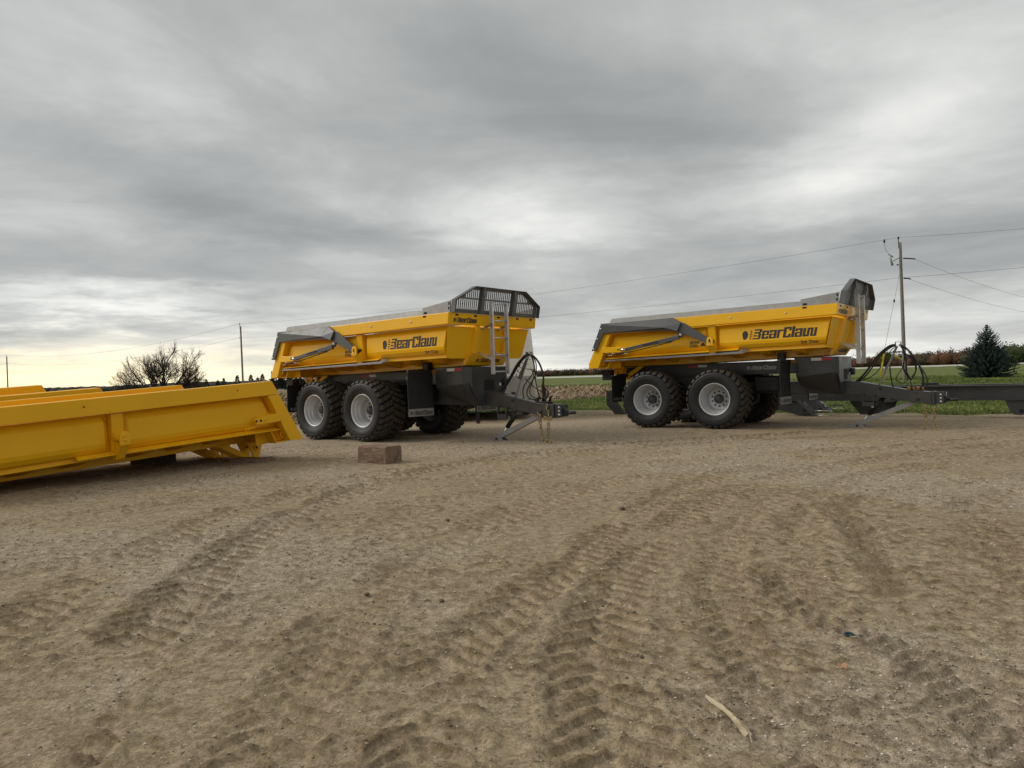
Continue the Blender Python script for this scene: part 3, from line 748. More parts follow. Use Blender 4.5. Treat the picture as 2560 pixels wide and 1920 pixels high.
    for s_ in (-1, 1):
        yq = .4725 * s_
        for xa, xb, m_, nm in ((.65, .90, TAPER, 'reflective_tape'), (.90, 1.13, TAPEW, 'reflective_tape')):
            MB().box(xa, xb, min(yq, yq + .003 * s_), max(yq, yq + .003 * s_), 1.395, 1.452).build(nm, m_, cf)
    # nose box: faceted shell between chassis and drawbar
    nb = MB()
    def nsec(x, yt, zt, zm, yb, zb): return [(x, -yt, zt), (x, -yt, zm), (x, -yb, zb), (x, yb, zb), (x, yt, zm), (x, yt, zt)]
    nb.loft([nsec(3.24, .738, 1.536, 1.13, .50, .94), nsec(3.30, .74, 1.536, 1.12, .45, .90), nsec(3.97, .74, 1.536, 1.19, .29, .715), nsec(4.045, .585, 1.536, 1.20, .275, .715), nsec(4.085, .565, 1.536, 1.05, .27, .715)], True, True)
    nose = nb.build('nose_box', DGREY, root, .004)
    # dark opening with hose port on the nose
    MB().box(4.070, 4.0885, -.185, .150, 1.035, 1.262).build('nose_opening', DARKHOLE, nose)
    MB().box(4.08, 4.0905, .315, .385, 1.125, 1.185).build('warning_sticker', TAPEW, nose)
    MB().tube([(4.05, .47, 1.20), (4.17, .47, 1.20)], .075, 16).build('nose_valve', BLACK, nose)
    for s_ in (-1, 1):
        yq = .7415 * s_
        for xa, xb, m_ in ((3.565, 3.775, TAPEW), (3.775, 4.015 - .05, TAPER)):
            MB().box(xa, xb, min(yq, yq + .003 * s_), max(yq, yq + .003 * s_), 1.455, 1.515).build('reflective_tape', m_, nose)
        MB().box(3.14, 3.25, min(yq, yq * .93), max(yq, yq * .93), 1.42, 1.50).build('marker_lamp', mat('amber_marker', (.28, .13, .02), .3), nose)
    # drawbar
    db = MB()
    def dsec(x, zb, zt, y): return [(x, -y, zb), (x, y, zb), (x, y, zt), (x, -y, zt)]
    db.loft([dsec(.2, .78, 1.02, .14), dsec(3.0, .74, 1.01, .15), dsec(4.06, .725, 1.01, .155), dsec(4.35, .70, .985, .155), dsec(5.40, .545, .775, .155), dsec(5.74, .488, .742, .15)], True, True)
    dbo = db.build('drawbar', DGREY, root, .008)
    MB().loft([dsec(4.40, .982, .984, .11), dsec(5.35, .789, .792, .10)], True, True).build('drawbar_cap', LIGHTG, dbo) if False else None
    for xx, zz in ((4.80, .83), (5.50, .60)):
        MB().lathe_y([(0, -.180), (.022, -.178), (.032, -.156)], (xx, 0, zz), 10).build('drawbar_bolt', BLACK, dbo)
    hp = MB().box(5.742, 5.80, -.16, .16, .478, .752)
    hp.box(5.80, 5.955, -.125, -.075, .500, .742); hp.box(5.80, 5.955, .075, .125, .500, .742); hp.box(5.80, 5.93, -.075, .075, .53, .72)
    hpo = hp.build('hitch_head', DGREY, root, .005)
    for yy in (-.126, .126):
        for zz in (.545, .615, .685):
            MB().lathe_y([(0, yy + (.014 if yy > 0 else -.014)), (.016, yy + (.012 if yy > 0 else -.012)), (.022, yy)], (5.905, 0, zz), 10).build('hitch_bolt', BOLT, hpo)
    mb = MB().hexa([(5.93, -.07, .50), (5.93, .07, .50), (5.93, .07, .70), (5.93, -.07, .70)], [(6.03, -.05, .545), (6.03, .05, .545), (6.03, .05, .61), (6.03, -.05, .61)])
    mb.lathe_y([(.035, 0), (.035, 0)], (0, 0, 0), 3) if False else None
    ring = []
    for k in range(20):
        a = 2 * math.pi * k / 20; ring.append((6.115 + .062 * math.cos(a), .062 * math.sin(a), .578))
    ring.append(ring[0]); mb.tube(ring, .030, 8, False)
    mb.build('hitch_eye', BLACK, hpo, .003)
    # parking jack
    jk = MB().bar((5.40, 0, .535), (4.30, -.03, .055), .10, .10).build('parking_jack', LIGHTG, root, .004)
    MB().plate_xz([(4.02, -.030), (4.54, -.036), (4.54, -.024), (4.36, .085), (4.26, .085), (4.02, -.018)], -.10, -.088).build('jack_foot', LIGHTG, jk)
    MB().plate_xz([(4.02, -.030), (4.54, -.036), (4.54, -.024), (4.36, .085), (4.26, .085), (4.02, -.018)], .06, .072).build('jack_foot', LIGHTG, jk)
    MB().box(4.02, 4.54, -.12, .09, -.038, -.028).build('jack_pad', LIGHTG, jk)
    MB().tube([(4.31, -.125, .035), (4.31, .10, .035)], .022, 10).build('jack_pin', BLACK, jk)
    MB().tube([(4.86, 0, .66), (4.53, -.01, .275)], .048, 14).build('jack_cylinder', BLACK, jk)
    MB().tube([(4.54, -.01, .285), (4.37, -.02, .085)], .018, 10).build('jack_rod', CHROME, jk)
    MB().box(4.60, 4.64, -.075, -.04, .42, .50).build('cylinder_clip', BOLT, jk)
    mb = MB(); mb.box(4.44, 4.455, -.215, -.205, .455, .72); 
    mb.plate_xz([(4.44, .62), (4.475, .72), (4.485, .72), (4.455, .62), (4.455, .49), (4.44, .49)], -.22, -.16)
    mb.plate_xz([(4.66, .60), (4.70, .70), (4.71, .70), (4.675, .60), (4.675, .47), (4.66, .47)], -.22, -.16)
    mb.box(4.44, 4.675, -.225, -.215, .455, .54); mb.box(4.44, 4.675, -.22, -.12, .455, .465)
    mb.build('hose_step', DGREY, dbo, .002)
    MB().box(4.86, 5.02, -.13, .13, .535, .60).build('jack_mount', DGREY, dbo, .003)
    # hose post
    hr = MB().bar((4.735, .02, .885), (5.11, -.01, 1.70), .022, .040).build('hose_post', LIGHTG, root, .002)
    MB().box(4.66, 4.82, -.05, .09, .872, .884).build('post_foot', LIGHTG, hr)
    mb = MB(); mb.box(5.075, 5.185, -.045, .045, 1.705, 1.712); mb.box(5.075, 5.083, -.045, .045, 1.705, 1.79); mb.box(5.177, 5.185, -.045, .045, 1.705, 1.79); mb.box(5.075, 5.185, -.045, .045, 1.79, 1.797)
    mb.build('hose_hoop', LIGHTG, hr)
    # mudflaps
    for s_ in (-1, 1):
        MB().box(3.075, 3.135, min(.56 * s_, 1.425 * s_), max(.56 * s_, 1.425 * s_), 1.452, 1.502).build('flap_hanger', BLACK, root, .004)
        fl = MB()
        secs = []
        for z_, dx_ in ((1.46, 0), (1.2, -.012), (.9, -.006), (.55, 0)):
            secs.append([(3.10 + dx_, .69 * s_, z_), (3.10 + dx_, 1.42 * s_, z_), (3.112 + dx_, 1.42 * s_, z_), (3.112 + dx_, .69 * s_, z_)])
        flo = fl.loft(secs).build('front_mudflap', FLAP, root)
        MB().box(3.1145, 3.119, min(.695 * s_, 1.415 * s_), max(.695 * s_, 1.415 * s_), .552, .705).build('flap_plate', SILV, flo, .001)
        MB().box(3.088, 3.094, min(.695 * s_, 1.415 * s_), max(.695 * s_, 1.415 * s_), .552, .705).build('flap_plate', SILV, flo, .001)
        y0 = -1.385 if s_ < 0 else .725
        decal('flap_logo', (3.1205, y0, .578), (0, 1, 0), (0, 0, 1), .66, DECAL, flo)
        MB().box(-.905, -.893, min(.70 * s_, 1.43 * s_), max(.70 * s_, 1.43 * s_), .62, 1.24).build('rear_mudflap', FLAP, root)
        if s_ < 0: decal('rear_flap_logo', (-.890, -1.36, .66), (0, 1, 0), (0, 0, 1), .55, DECSIL, root)
        MB().box(-.93, -.86, min(.50 * s_, 1.43 * s_), max(.50 * s_, 1.43 * s_), 1.235, 1.265).build('rear_flap_hanger', BLACK, root, .003)
        tl = MB(); yy = 1.02 * s_
        for q in (-.09, .09): tl.box(-1.33, -1.10, yy + q - .006, yy + q + .006, 1.15, 1.40)
        tl.box(-1.33, -1.10, yy - .096, yy + .096, 1.15, 1.162); tl.box(-1.33, -1.318, yy - .09, yy + .09, 1.15, 1.20); tl.box(-1.33, -1.318, yy - .09, yy + .09, 1.36, 1.40)
        tlo = tl.build('lamp_guard', BLACK, root)
        MB().box(-1.28, -1.14, yy - .07, yy + .07, 1.17, 1.35).build('tail_lamp', REDL, root, .01)
        MB().box(-1.02, -.90, min(.30 * s_, .95 * s_), max(.30 * s_, .95 * s_), 1.20, 1.30).build('tail_bracket', BLACK, root, .005)
        # body rest arm by the mudflap
        MB().box(2.84, 2.99, min(.56 * s_, .72 * s_), max(.56 * s_, .72 * s_), 1.482, 1.66).build('body_rest', BLACK, root, .01)
    # axles, walking beams
    for xx in (0.0, 1.636):
        MB().tube([(xx, -1.05, .67), (xx, 1.05, .67)], .075, 14).build('axle', BLACK, root)
    for s_ in (-1, 1):
        MB().plate_xz([(-.35, .62), (.10, .52), (1.54, .52), (1.98, .62), (1.98, .80), (1.20, 1.02), (.45, 1.02), (-.35, .80)], min(.40 * s_, .56 * s_), max(.40 * s_, .56 * s_)).build('suspension_beam', BLACK, root, .01)
        MB().plate_xz([(.40, 1.0), (1.25, 1.0), (1.40, 1.2), (.25, 1.2)], min(.38 * s_, .58 * s_), max(.38 * s_, .58 * s_)).build('suspension_bracket', BLACK, root, .01)
        for xx in (0.0, 1.636):
            MB().lathe_y([(.0, .60 * s_), (.21, .60 * s_), (.22, .63 * s_), (.22, .78 * s_), (.0, .78 * s_)], (xx, 0, .67), 24).build('brake_drum', BLACK, root)
    MB().box(2.2, 2.75, -.36, .36, .80, 1.15).build('air_tank_box', BLACK, root, .03)
    # wheels
    first = {}
    for s_ in (1, -1):
        w0 = lathe_wheel(s_, root, 0.0)
        w1 = copy_tree(w0, root); w1.location.x += 1.636
    return root

# ================================================================ place the trailers
trailer1 = build_trailer()
trailer1.location = (-3.6951, 18.4755, 0); trailer1.rotation_euler = (0, 0, R(-37.78))
tag(trailer1, 'yellow and grey dump trailer left of centre, behind the timber block', 'dump trailer', 'yellow dump trailers parked on the gravel yard')
trailer2 = copy_tree(trailer1)
trailer2.location = (3.9765, 19.0212, 0); trailer2.rotation_euler = (0, 0, R(-36.33))
tag(trailer2, 'yellow and grey dump trailer on the right, before the long bare frame', 'dump trailer', 'yellow dump trailers parked on the gravel yard')

def hoses(paths, parent):
    for r_, pts in paths:
        MB().tube(smooth_path(pts, 6), r_, 8).build('hose', HOSE, parent)
H1 = [(0.022, [(4.432, -0.12, 1.012), (4.573, -0.105, 1.138), (4.714, -0.09, 1.314), (4.838, -0.075, 1.501), (4.959, -0.06, 1.636), (5.078, -0.045, 1.726), (5.146, -0.03, 1.745)]), (0.015, [(4.409, -0.05, 1.01), (4.555, -0.042, 1.124), (4.702, -0.033, 1.3), (4.831, -0.025, 1.476), (4.958, -0.017, 1.624), (5.081, -0.008, 1.714), (5.139, 0.0, 1.73)]), (0.02, [(5.139, 0.0, 1.745), (5.256, 0.008, 1.688), (5.354, 0.017, 1.572), (5.419, 0.025, 1.42), (5.445, 0.033, 1.244), (5.41, 0.042, 1.07), (5.413, 0.05, 0.907)]), (0.012, [(5.155, 0.0, 1.736), (5.22, 0.011, 1.627), (5.229, 0.022, 1.45), (5.162, 0.033, 1.326), (5.023, 0.044, 1.202), (4.914, 0.056, 1.051), (4.915, 0.067, 0.885), (5.032, 0.078, 0.82), (5.197, 0.089, 0.832), (5.376, 0.1, 0.855)]), (0.012, [(5.133, 0.05, 1.731), (5.233, 0.058, 1.626), (5.253, 0.066, 1.474), (5.21, 0.073, 1.299), (5.105, 0.081, 1.175), (5.0, 0.089, 1.036), (4.989, 0.097, 0.909), (5.092, 0.104, 0.838), (5.32, 0.112, 0.849), (5.486, 0.12, 0.904)]), (0.012, [(5.208, -0.03, 1.727), (5.247, -0.008, 1.55), (5.254, 0.014, 1.324), (5.262, 0.036, 1.148), (5.287, 0.058, 0.983), (5.313, 0.08, 0.856)]), (0.01, [(5.117, 0.1, 1.428), (5.165, 0.092, 1.3), (5.119, 0.083, 1.162), (5.074, 0.075, 1.049), (5.091, 0.067, 0.934), (5.22, 0.058, 0.864), (5.442, 0.05, 0.857)]), (0.009, [(5.103, -0.05, 1.449), (5.203, -0.017, 1.439), (5.27, 0.017, 1.386), (5.367, 0.05, 1.333)]), (0.009, [(5.071, -0.08, 1.267), (5.176, -0.037, 1.151), (5.295, 0.007, 1.048), (5.4, 0.05, 0.982)]), (0.012, [(5.442, 0.05, 1.082), (5.523, 0.05, 1.006), (5.536, 0.05, 0.931), (5.443, 0.05, 0.882)])]
H2 = [(0.022, [(4.314, -0.12, 0.971), (4.464, -0.105, 1.121), (4.601, -0.09, 1.304), (4.713, -0.075, 1.473), (4.847, -0.06, 1.614), (4.979, -0.045, 1.713), (5.084, -0.03, 1.735)]), (0.014, [(4.305, -0.02, 0.969), (4.483, -0.017, 1.093), (4.622, -0.013, 1.276), (4.736, -0.01, 1.446), (4.861, -0.007, 1.587), (4.995, -0.003, 1.687), (5.091, 0.0, 1.722)]), (0.009, [(4.303, 0.05, 0.974), (4.506, 0.045, 1.037), (4.683, 0.04, 1.154), (4.811, 0.035, 1.337), (4.913, 0.03, 1.519), (5.013, 0.025, 1.647), (5.087, 0.02, 1.703)]), (0.02, [(5.15, 0.0, 1.732), (5.266, 0.008, 1.661), (5.367, 0.017, 1.539), (5.455, 0.025, 1.393), (5.531, 0.033, 1.221), (5.572, 0.042, 1.039), (5.566, 0.05, 0.805)]), (0.012, [(5.157, 0.03, 1.719), (5.307, 0.038, 1.607), (5.419, 0.047, 1.446), (5.518, 0.055, 1.274), (5.605, 0.063, 1.115), (5.642, 0.072, 0.985), (5.63, 0.08, 0.791)]), (0.014, [(5.167, -0.03, 1.724), (5.233, -0.018, 1.61), (5.24, -0.006, 1.453), (5.216, 0.005, 1.297), (5.23, 0.017, 1.178), (5.296, 0.029, 1.059), (5.351, 0.041, 1.005), (5.41, 0.053, 1.095), (5.446, 0.065, 1.224), (5.424, 0.076, 1.381), (5.343, 0.088, 1.488), (5.26, 0.1, 1.518)]), (0.016, [(5.17, 0.02, 1.718), (5.243, 0.025, 1.571), (5.268, 0.03, 1.387), (5.269, 0.035, 1.229), (5.278, 0.04, 1.124), (5.316, 0.045, 1.032), (5.361, 0.05, 1.004)]), (0.008, [(5.206, 0.03, 1.258), (5.119, 0.033, 1.129), (5.068, 0.037, 1.024), (5.102, 0.04, 0.958), (5.208, 0.043, 0.929), (5.28, 0.047, 0.993), (5.276, 0.05, 1.124)]), (0.012, [(5.067, -0.02, 1.578), (5.159, -0.003, 1.587), (5.262, 0.013, 1.544), (5.363, 0.03, 1.435), (5.427, 0.047, 1.316), (5.433, 0.063, 1.172), (5.37, 0.08, 1.069)]), (0.009, [(5.103, -0.08, 1.681), (5.042, -0.08, 1.592), (4.909, -0.08, 1.532), (4.845, -0.08, 1.402), (4.83, -0.08, 1.244), (4.79, -0.08, 1.086)]), (0.014, [(4.97, -0.05, 1.292), (4.976, -0.04, 1.134), (4.995, -0.03, 0.975), (5.026, -0.02, 0.835)]), (0.009, [(5.036, 0.0, 1.435), (5.106, 0.006, 1.392), (5.197, 0.012, 1.271), (5.321, 0.018, 1.071), (5.352, 0.024, 0.914), (5.383, 0.03, 0.809)])]
Y2 = [(4.871, -0.1, 1.553), (4.843, -0.1, 1.389), (4.802, -0.1, 1.192), (4.778, -0.1, 1.054)]
C1 = [[(5.427, -0.165, 0.563), (5.451, -0.124, 0.583), (5.464, -0.084, 0.656), (5.49, -0.043, 0.739), (5.542, -0.002, 0.78), (5.605, 0.039, 0.778), (5.667, 0.079, 0.755), (5.716, 0.12, 0.715)], [(5.642, -0.165, 0.75), (5.652, -0.165, 0.671), (5.676, -0.165, 0.597), (5.711, -0.165, 0.512), (5.722, -0.165, 0.459), (5.657, -0.165, 0.448), (5.607, -0.165, 0.48), (5.57, -0.165, 0.532)], [(5.475, -0.17, 0.543), (5.47, -0.158, 0.435), (5.47, -0.147, 0.306), (5.483, -0.135, 0.177), (5.497, -0.123, 0.07), (5.552, -0.112, 0.006), (5.609, -0.1, 0.023)], [(5.629, -0.1, 0.391), (5.627, -0.104, 0.263), (5.619, -0.108, 0.135), (5.613, -0.112, 0.061), (5.608, -0.116, 0.024), (5.714, -0.12, 0.02)]]
C2 = [[(5.629, -0.17, 0.479), (5.628, -0.181, 0.351), (5.632, -0.193, 0.224), (5.62, -0.204, 0.097), (5.602, -0.216, -0.018), (5.597, -0.227, -0.068), (5.677, -0.239, -0.091), (5.768, -0.25, -0.101)], [(5.764, -0.12, 0.463), (5.775, -0.133, 0.375), (5.791, -0.146, 0.273), (5.785, -0.159, 0.172), (5.795, -0.172, 0.071), (5.806, -0.185, -0.016), (5.874, -0.198, -0.04), (5.931, -0.211, -0.076), (5.854, -0.224, -0.101), (5.788, -0.237, -0.114), (5.847, -0.25, -0.062)]]

hoses(H1, trailer1); hoses(H2, trailer2)
for c_, t_ in ((C1, trailer1), (C2, trailer2)):
    for path_ in c_: chain_mesh([path_]).build('safety_chain', GOLD, t_)
for p in (Y2[:2], Y2[1:]): MB().tube([Vector(p[0]), Vector(p[0]).lerp(Vector(p[-1]), .5), Vector(p[-1])], .017, 8).build('yellow_sleeve', YTAG, trailer2)
MB().tube(smooth_path([(5.05, -.02, 1.50), (5.12, .0, 1.47), (5.19, .02, 1.42)], 4), .012, 6).build('yellow_sleeve', YTAG, trailer2)
# couplers resting at the drawbar end
for xx, yy in ((5.36, -.06), (5.52, -.02)):
    MB().tube([(xx - .07, yy, .82), (xx + .07, yy, .80)], .042, 12).build('hose_coupler', BRASS, trailer2)
    MB().tube([(xx + .0, yy - .01, .82), (xx + .04, yy - .01, .82)], .052, 12).build('coupler_ring', BLACK, trailer2)
MB().box(5.22, 5.56, -.10, .08, .755, .785).build('coupler_plate', DGREY, trailer2, .004)
MB().box(5.30, 5.62, -.09, .10, .755, .80).build('coupler_plate', BLACK, trailer1, .01)
for k, (xx, yy) in enumerate(((5.34, -.05), (5.42, .03), (5.50, -.03), (5.57, .05))):
    MB().tube([(xx, yy, .79), (xx + .02, yy, .86 + .02 * (k % 2)), (xx + .05, yy + .02, .90)], .026, 10).build('hose_coupler', BLACK, trailer1)
MB().tube([(5.40, .08, .80), (5.42, .09, 1.02), (5.38, .09, 1.12)], .035, 10).build('breakaway_post', BLACK, trailer1)
MB().tube(smooth_path([(6.0, -.06, .62), (6.10, -.07, .585), (6.25, -.08, .59), (6.42, -.10, .62), (6.50, -.11, .70)], 5), .009, 6).build('hitch_pin_handle', BLACK, trailer2)
MB().tube([(5.99, .0, .60), (5.99, .0, .74)], .010, 8).build('hitch_pin_handle', LIGHTG, trailer2)
# comb plate on the left trailer's hose post
mb = MB()
A_, B_ = Vector((4.885, -.02, 1.25)), Vector((5.085, -.02, 1.66)); dr = (B_ - A_).normalized(); pr = Vector((-dr.z, 0, dr.x))
mb.hexa([A_ + pr * .05 + Vector((0, .004, 0)), A_ - pr * .02 + Vector((0, .004, 0)), B_ - pr * .02 + Vector((0, .004, 0)), B_ + pr * .02 + Vector((0, .004, 0))],
        [A_ + pr * .05 - Vector((0, .004, 0)), A_ - pr * .02 - Vector((0, .004, 0)), B_ - pr * .02 - Vector((0, .004, 0)), B_ + pr * .02 - Vector((0, .004, 0))])
for k in range(5):
    b0 = A_ + dr * (.02 + k * .105) + pr * .03
    mb.bar(b0, b0 + pr * .085 + dr * .0, .008, .022, up=(0, 1, 0)); mb.bar(b0 + pr * .078, b0 + pr * .078 + dr * .045, .008, .022, up=(0, 1, 0))
    c0 = A_ + dr * (.05 + k * .10) - pr * .01
    if k > 1: mb.bar(c0, c0 - pr * .07 + dr * .02, .008, .014, up=(0, 1, 0))
mb.build('hose_comb', DGREY, trailer1)

# ================================================================ spare bodies on the ground
def build_spare():
    root = empty('dump_body_shell')
    body_builder(root, YELSP, True)
    return root
sp1 = build_spare()
QY, QP, QR = 4.10770, -.0753, .0069
def place_body(o, X, Y, Z):
    rot = Matrix.Rotation(QY, 4, 'Z') @ Matrix.Rotation(QR, 4, 'X') @ Matrix.Rotation(-QP, 4, 'Y')
    o.matrix_world = Matrix.Translation((X, Y, Z)) @ rot @ Matrix.Translation((-1.6, 0, 0))
place_body(sp1, -6.5503, 11.6043, -1.3474)
tag(sp1, 'bare yellow dump body without wheels, nearest one, resting on boards at the left edge', 'dump body', 'spare dump bodies lying on the gravel')
sp2 = copy_tree(sp1)
SP2_OFF = Vector((-4.74, 3.35, 0.0))
QR = -.040
place_body(sp2, -6.5503 + SP2_OFF.x, 11.6043 + SP2_OFF.y, -1.30)
tag(sp2, 'second yellow dump body, only its top edge showing beyond the nearest one', 'dump body', 'spare dump bodies lying on the gravel')

def slab(name, m, x, y, z, lx, ly, lz, rz, label, cat, seed=0, tilt=0.0):
    rnd = random.Random(seed); mb = MB(); nx = 10; secs = []
    for i in range(nx + 1):
        xx = -lx / 2 + lx * i / nx; j = lambda a: rnd.uniform(-a, a)
        secs.append([(xx, -ly / 2 + j(.006), j(.004)), (xx, ly / 2 + j(.006), j(.004)), (xx, ly / 2 - .012 + j(.005), lz * .93 + j(.006)), (xx, ly / 2 - .03, lz + j(.006)), (xx, -ly / 2 + .03, lz + j(.006)), (xx, -ly / 2 + .012 + j(.005), lz * .93 + j(.006))])
    mb.loft(secs); o = mb.build(name, m, None, .006)
    o.location = (x, y, z); o.rotation_euler = (0, tilt, rz); tag(o, label, cat); return o
# squared timber in front of the left trailer
slab('timber_block', TIMBER, -2.15, 12.20, -.015, .64, .36, .285, R(-37), 'squared weathered timber block with an orange stain, lying in front of the left trailer', 'timber block', 3)
slab('support_board', TIMBER, -4.45, 12.98, -.01, .68, .34, .065, R(-14), 'flat dark board under the hinge lugs of the nearest bare yellow dump body', 'board', 4)
slab('support_block', TIMBERD, -6.22, 13.15, -.01, .46, .60, .24, R(-12), 'dark wooden block under the middle of the nearest bare yellow dump body', 'wood block', 5)
slab('support_block', TIMBERD, -8.3, 9.4, -.02, .5, 1.6, .16, R(55), 'dark wooden beam under the front of the nearest bare yellow dump body', 'wood block', 15)
slab('support_block', TIMBERD, -9.2, 16.4, -.02, .5, 1.6, .16, R(55), 'wooden beam under the tail of the second yellow dump body', 'wood block', 16)
slab('plank', wood_mat('old_plank', (.10, .085, .05), (.17, .145, .09), (.24, .20, .13)), -2.35, 17.12, -.01, 1.55, .34, .075, R(-20), 'weathered plank on the ground under the left trailer, nearer of two', 'plank', 6)
slab('plank', MATS.get('x') or TIMBER, -2.75, 18.5, -.01, 1.5, .30, .08, R(-12), 'plank lying behind the nearer plank under the left trailer', 'plank', 7)

# ================================================================ long bare frame behind the right trailer
fr = empty('bare_chassis_frame', (7.6, 20.8, 0), R(-39.5))
tag(fr, 'long dark grey bare chassis frame standing behind the right dump trailer', 'chassis frame')
for k, yy in enumerate((0.0, 1.30)):
    mb = MB(); mb.box(-5.9, 7.6, yy - .02, yy + .02, .44, .755); mb.box(-5.9, 7.6, yy - .09, yy + .09, .755, .775); mb.box(-5.9, 7.6, yy - .09, yy + .09, .42, .44)
    mb.build('frame_rail', DGREY, fr, .003)
for xx in (-5.6, -2.4, .2, 2.6, 5.0, 7.2): MB().box(xx, xx + .14, .03, 1.27, .50, .70).build('frame_crossbeam', DGREY, fr, .003)
MB().box(2.95, 3.35, 1.24, 1.36, .775, .83).build('frame_pad', BLACK, fr, .004)
for yy in (-.03, 1.27):
    lg = MB().plate_xz([(-1.10, .42), (.16, .42), (.62, .12), (.62, .0), (.30, .0)], yy - .02, yy + .03).build('axle_leg', DGREY, fr, .004)
    mb = MB(); mb.hexa([(.16, yy - .06, .42), (.30, yy - .06, .42), (.68, yy - .06, .02), (.62, yy - .06, .0)], [(.16, yy + .18, .42), (.30, yy + .18, .42), (.68, yy + .18, .02), (.62, yy + .18, .0)])
    mb.build('leg_flange', GREY, fr, .004)
    pq = [(0.27, .07), (.49, .07), (.49, .285), (.27, .285)]
    MB().plate_xz(pq, yy - .045, yy - .022).build('spindle_plate', DGREY, fr, .012)
    MB().box(.335, .425, yy - .0485, yy - .044, .13, .225).build('spindle_hole', DARKHOLE, fr, .003)
    for zz in (.02, .15, .24): MB().tube([(.60, yy + .06, zz), (.98, yy + .06, zz)], .014, 8).build('stud', BOLT if zz < .2 else DGREY, fr)
    MB().plate_xz([(4.93, .42), (5.34, .42), (5.43, .20), (5.37, .11), (5.24, .08), (5.10, .09), (5.03, .17)], yy - .015, yy + .03).build('spring_hanger', DGREY, fr, .004)
    MB().lathe_y([(0, yy - .019), (.035, yy - .019), (.05, yy - .014)], (5.25, 0, .18), 14).build('hanger_hole', DARKHOLE, fr)
    MB().plate_xz([(1.45, .42), (2.35, .42), (2.2, .10), (2.0, .05), (1.72, .05)], yy + .2, yy + .25).build('spring_hanger', DGREY, fr, .004)
    MB().plate_xz([(-5.88, .755), (-5.5, .755), (-5.5, .44), (-5.15, .0), (-5.55, .0), (-5.86, .30)], yy - .06, yy - .02).build('end_leg', DGREY, fr, .004)
    MB().box(6.6, 6.8, yy - .15, yy + .15, -.02, .42).build('frame_stand', TIMBERD, fr, .004)

# ================================================================ white enclosed trailer behind the left trailer
ct = empty('cargo_trailer', (-1.15, 24.0, 0), R(4))
tag(ct, 'white enclosed cargo trailer with an aluminium stone guard, standing hidden behind the left dump trailer', 'cargo trailer')
def ring_sec(z, inset):
    hw = 1.87 - inset; pts = []
    for cx_, cy_, a0 in ((hw - .22, -1.0 + .22, -90), (hw - .22, 4.2, 0), (-hw + .22, 4.2, 90), (-hw + .22, -1.0 + .22, 180)):
        for k in range(5): a = R(a0 + 90 * k / 4); pts.append((cx_ + .22 * math.cos(a), cy_ + .22 * math.sin(a), z))
    return pts
MB().loft([ring_sec(1.32, .02), ring_sec(2.2, .10), ring_sec(2.95, .17), ring_sec(3.0, .22)]).build('cargo_shell', WHITE, ct, 0)
def corr_mat():
    m = bpy.data.materials.new('stone_guard_aluminium'); m.use_nodes = True; t = NT(m.node_tree)
    b = t.add('ShaderNodeBsdfPrincipled'); o = t.add('ShaderNodeOutputMaterial'); t.link(b.outputs[0], o.inputs[0])
    b.inputs['Metallic'].default_value = .6; b.inputs['Roughness'].default_value = .42
    tc = t.add('ShaderNodeTexCoord').outputs['Object']
    c = t.ramp(t.noise(tc, 5, 5, .6), [(.3, (.38, .38, .36)), (.7, (.50, .50, .47))]); t.link(c, b.inputs['Base Color'])
    return m
CORR = corr_mat()
mb = MB(); mb.loft([ring_sec(.52, -.04), ring_sec(.9, -.02), ring_sec(1.32, .01)])
mb.build('stone_guard', CORR, ct)
for k in range(34):
    xx = -1.6 + k * .098
    MB().box(xx, xx + .03, -1.045, -1.0, .54, 1.31).build('guard_rib', CORR, ct)
for xx in (.62, -.62): MB().box(xx - .006, xx + .006, -1.012, -.98, 1.34, 2.6).build('panel_seam', GREY, ct)
for k in range(8): MB().lathe_y([(0, -.92), (.012, -.918), (.016, -.90)], (1.72 - k * .01, 0, 1.45 + k * .2), 6).build('rivet', BLACK, ct)
MB().box(-1.8, 1.8, -.9, 4.3, .40, .52).build('cargo_frame', BLACK, ct)
MB().box(1.05, 1.22, -1.12, -1.03, .66, .84).build('jack_head', BLACK, ct, .01)
for xx in (-1.78, 1.58):
    for yy in (1.6, 2.5):
        MB().tube([(xx, yy, .36), (xx + .2, yy, .36)], .36, 26).build('cargo_wheel', RUB, ct, .03)
MB().box(-.08, .08, -2.3, -.9, .42, .54).build('cargo_tongue', BLACK, ct)
MB().box(-.05, .05, -2.2, -2.1, -.02, .42).build('cargo_jack', BLACK, ct)

# ================================================================ ground (one sheet to the horizon)
def _hash(ix, iy, seed):
    h = (ix.astype(np.int64) * 374761393 + iy.astype(np.int64) * 668265263 + seed * 974711) & 0xffffffff
    h = ((h ^ (h >> 13)) * 1274126177) & 0xffffffff
    return ((h ^ (h >> 16)) & 0xffff) / 65535.0
def vnoise(x, y, seed=0):
    ix, iy = np.floor(x), np.floor(y); fx, fy = x - ix, y - iy
    fx = fx * fx * fx * (fx * (fx * 6 - 15) + 10); fy = fy * fy * fy * (fy * (fy * 6 - 15) + 10)
    a, b = _hash(ix, iy, seed), _hash(ix + 1, iy, seed); c, d = _hash(ix, iy + 1, seed), _hash(ix + 1, iy + 1, seed)
    return (a * (1 - fx) + b * fx) * (1 - fy) + (c * (1 - fx) + d * fx) * fy
def fbm(x, y, f, octv=4, seed=0, gain=.5):
    s = 0; a = 1; t = 0
    for o in range(octv):
        c, sn = math.cos(.6 * o + seed), math.sin(.6 * o + seed)
        s = s + a * vnoise((x * c - y * sn) * f + 17.3 * o, (x * sn + y * c) * f - 9.1 * o, seed + o); t += a; a *= gain; f *= 2.03
    return s / t
def sstep(v, a, b):
    t = np.clip((v - a) / (b - a), 0, 1); return t * t * (3 - 2 * t)
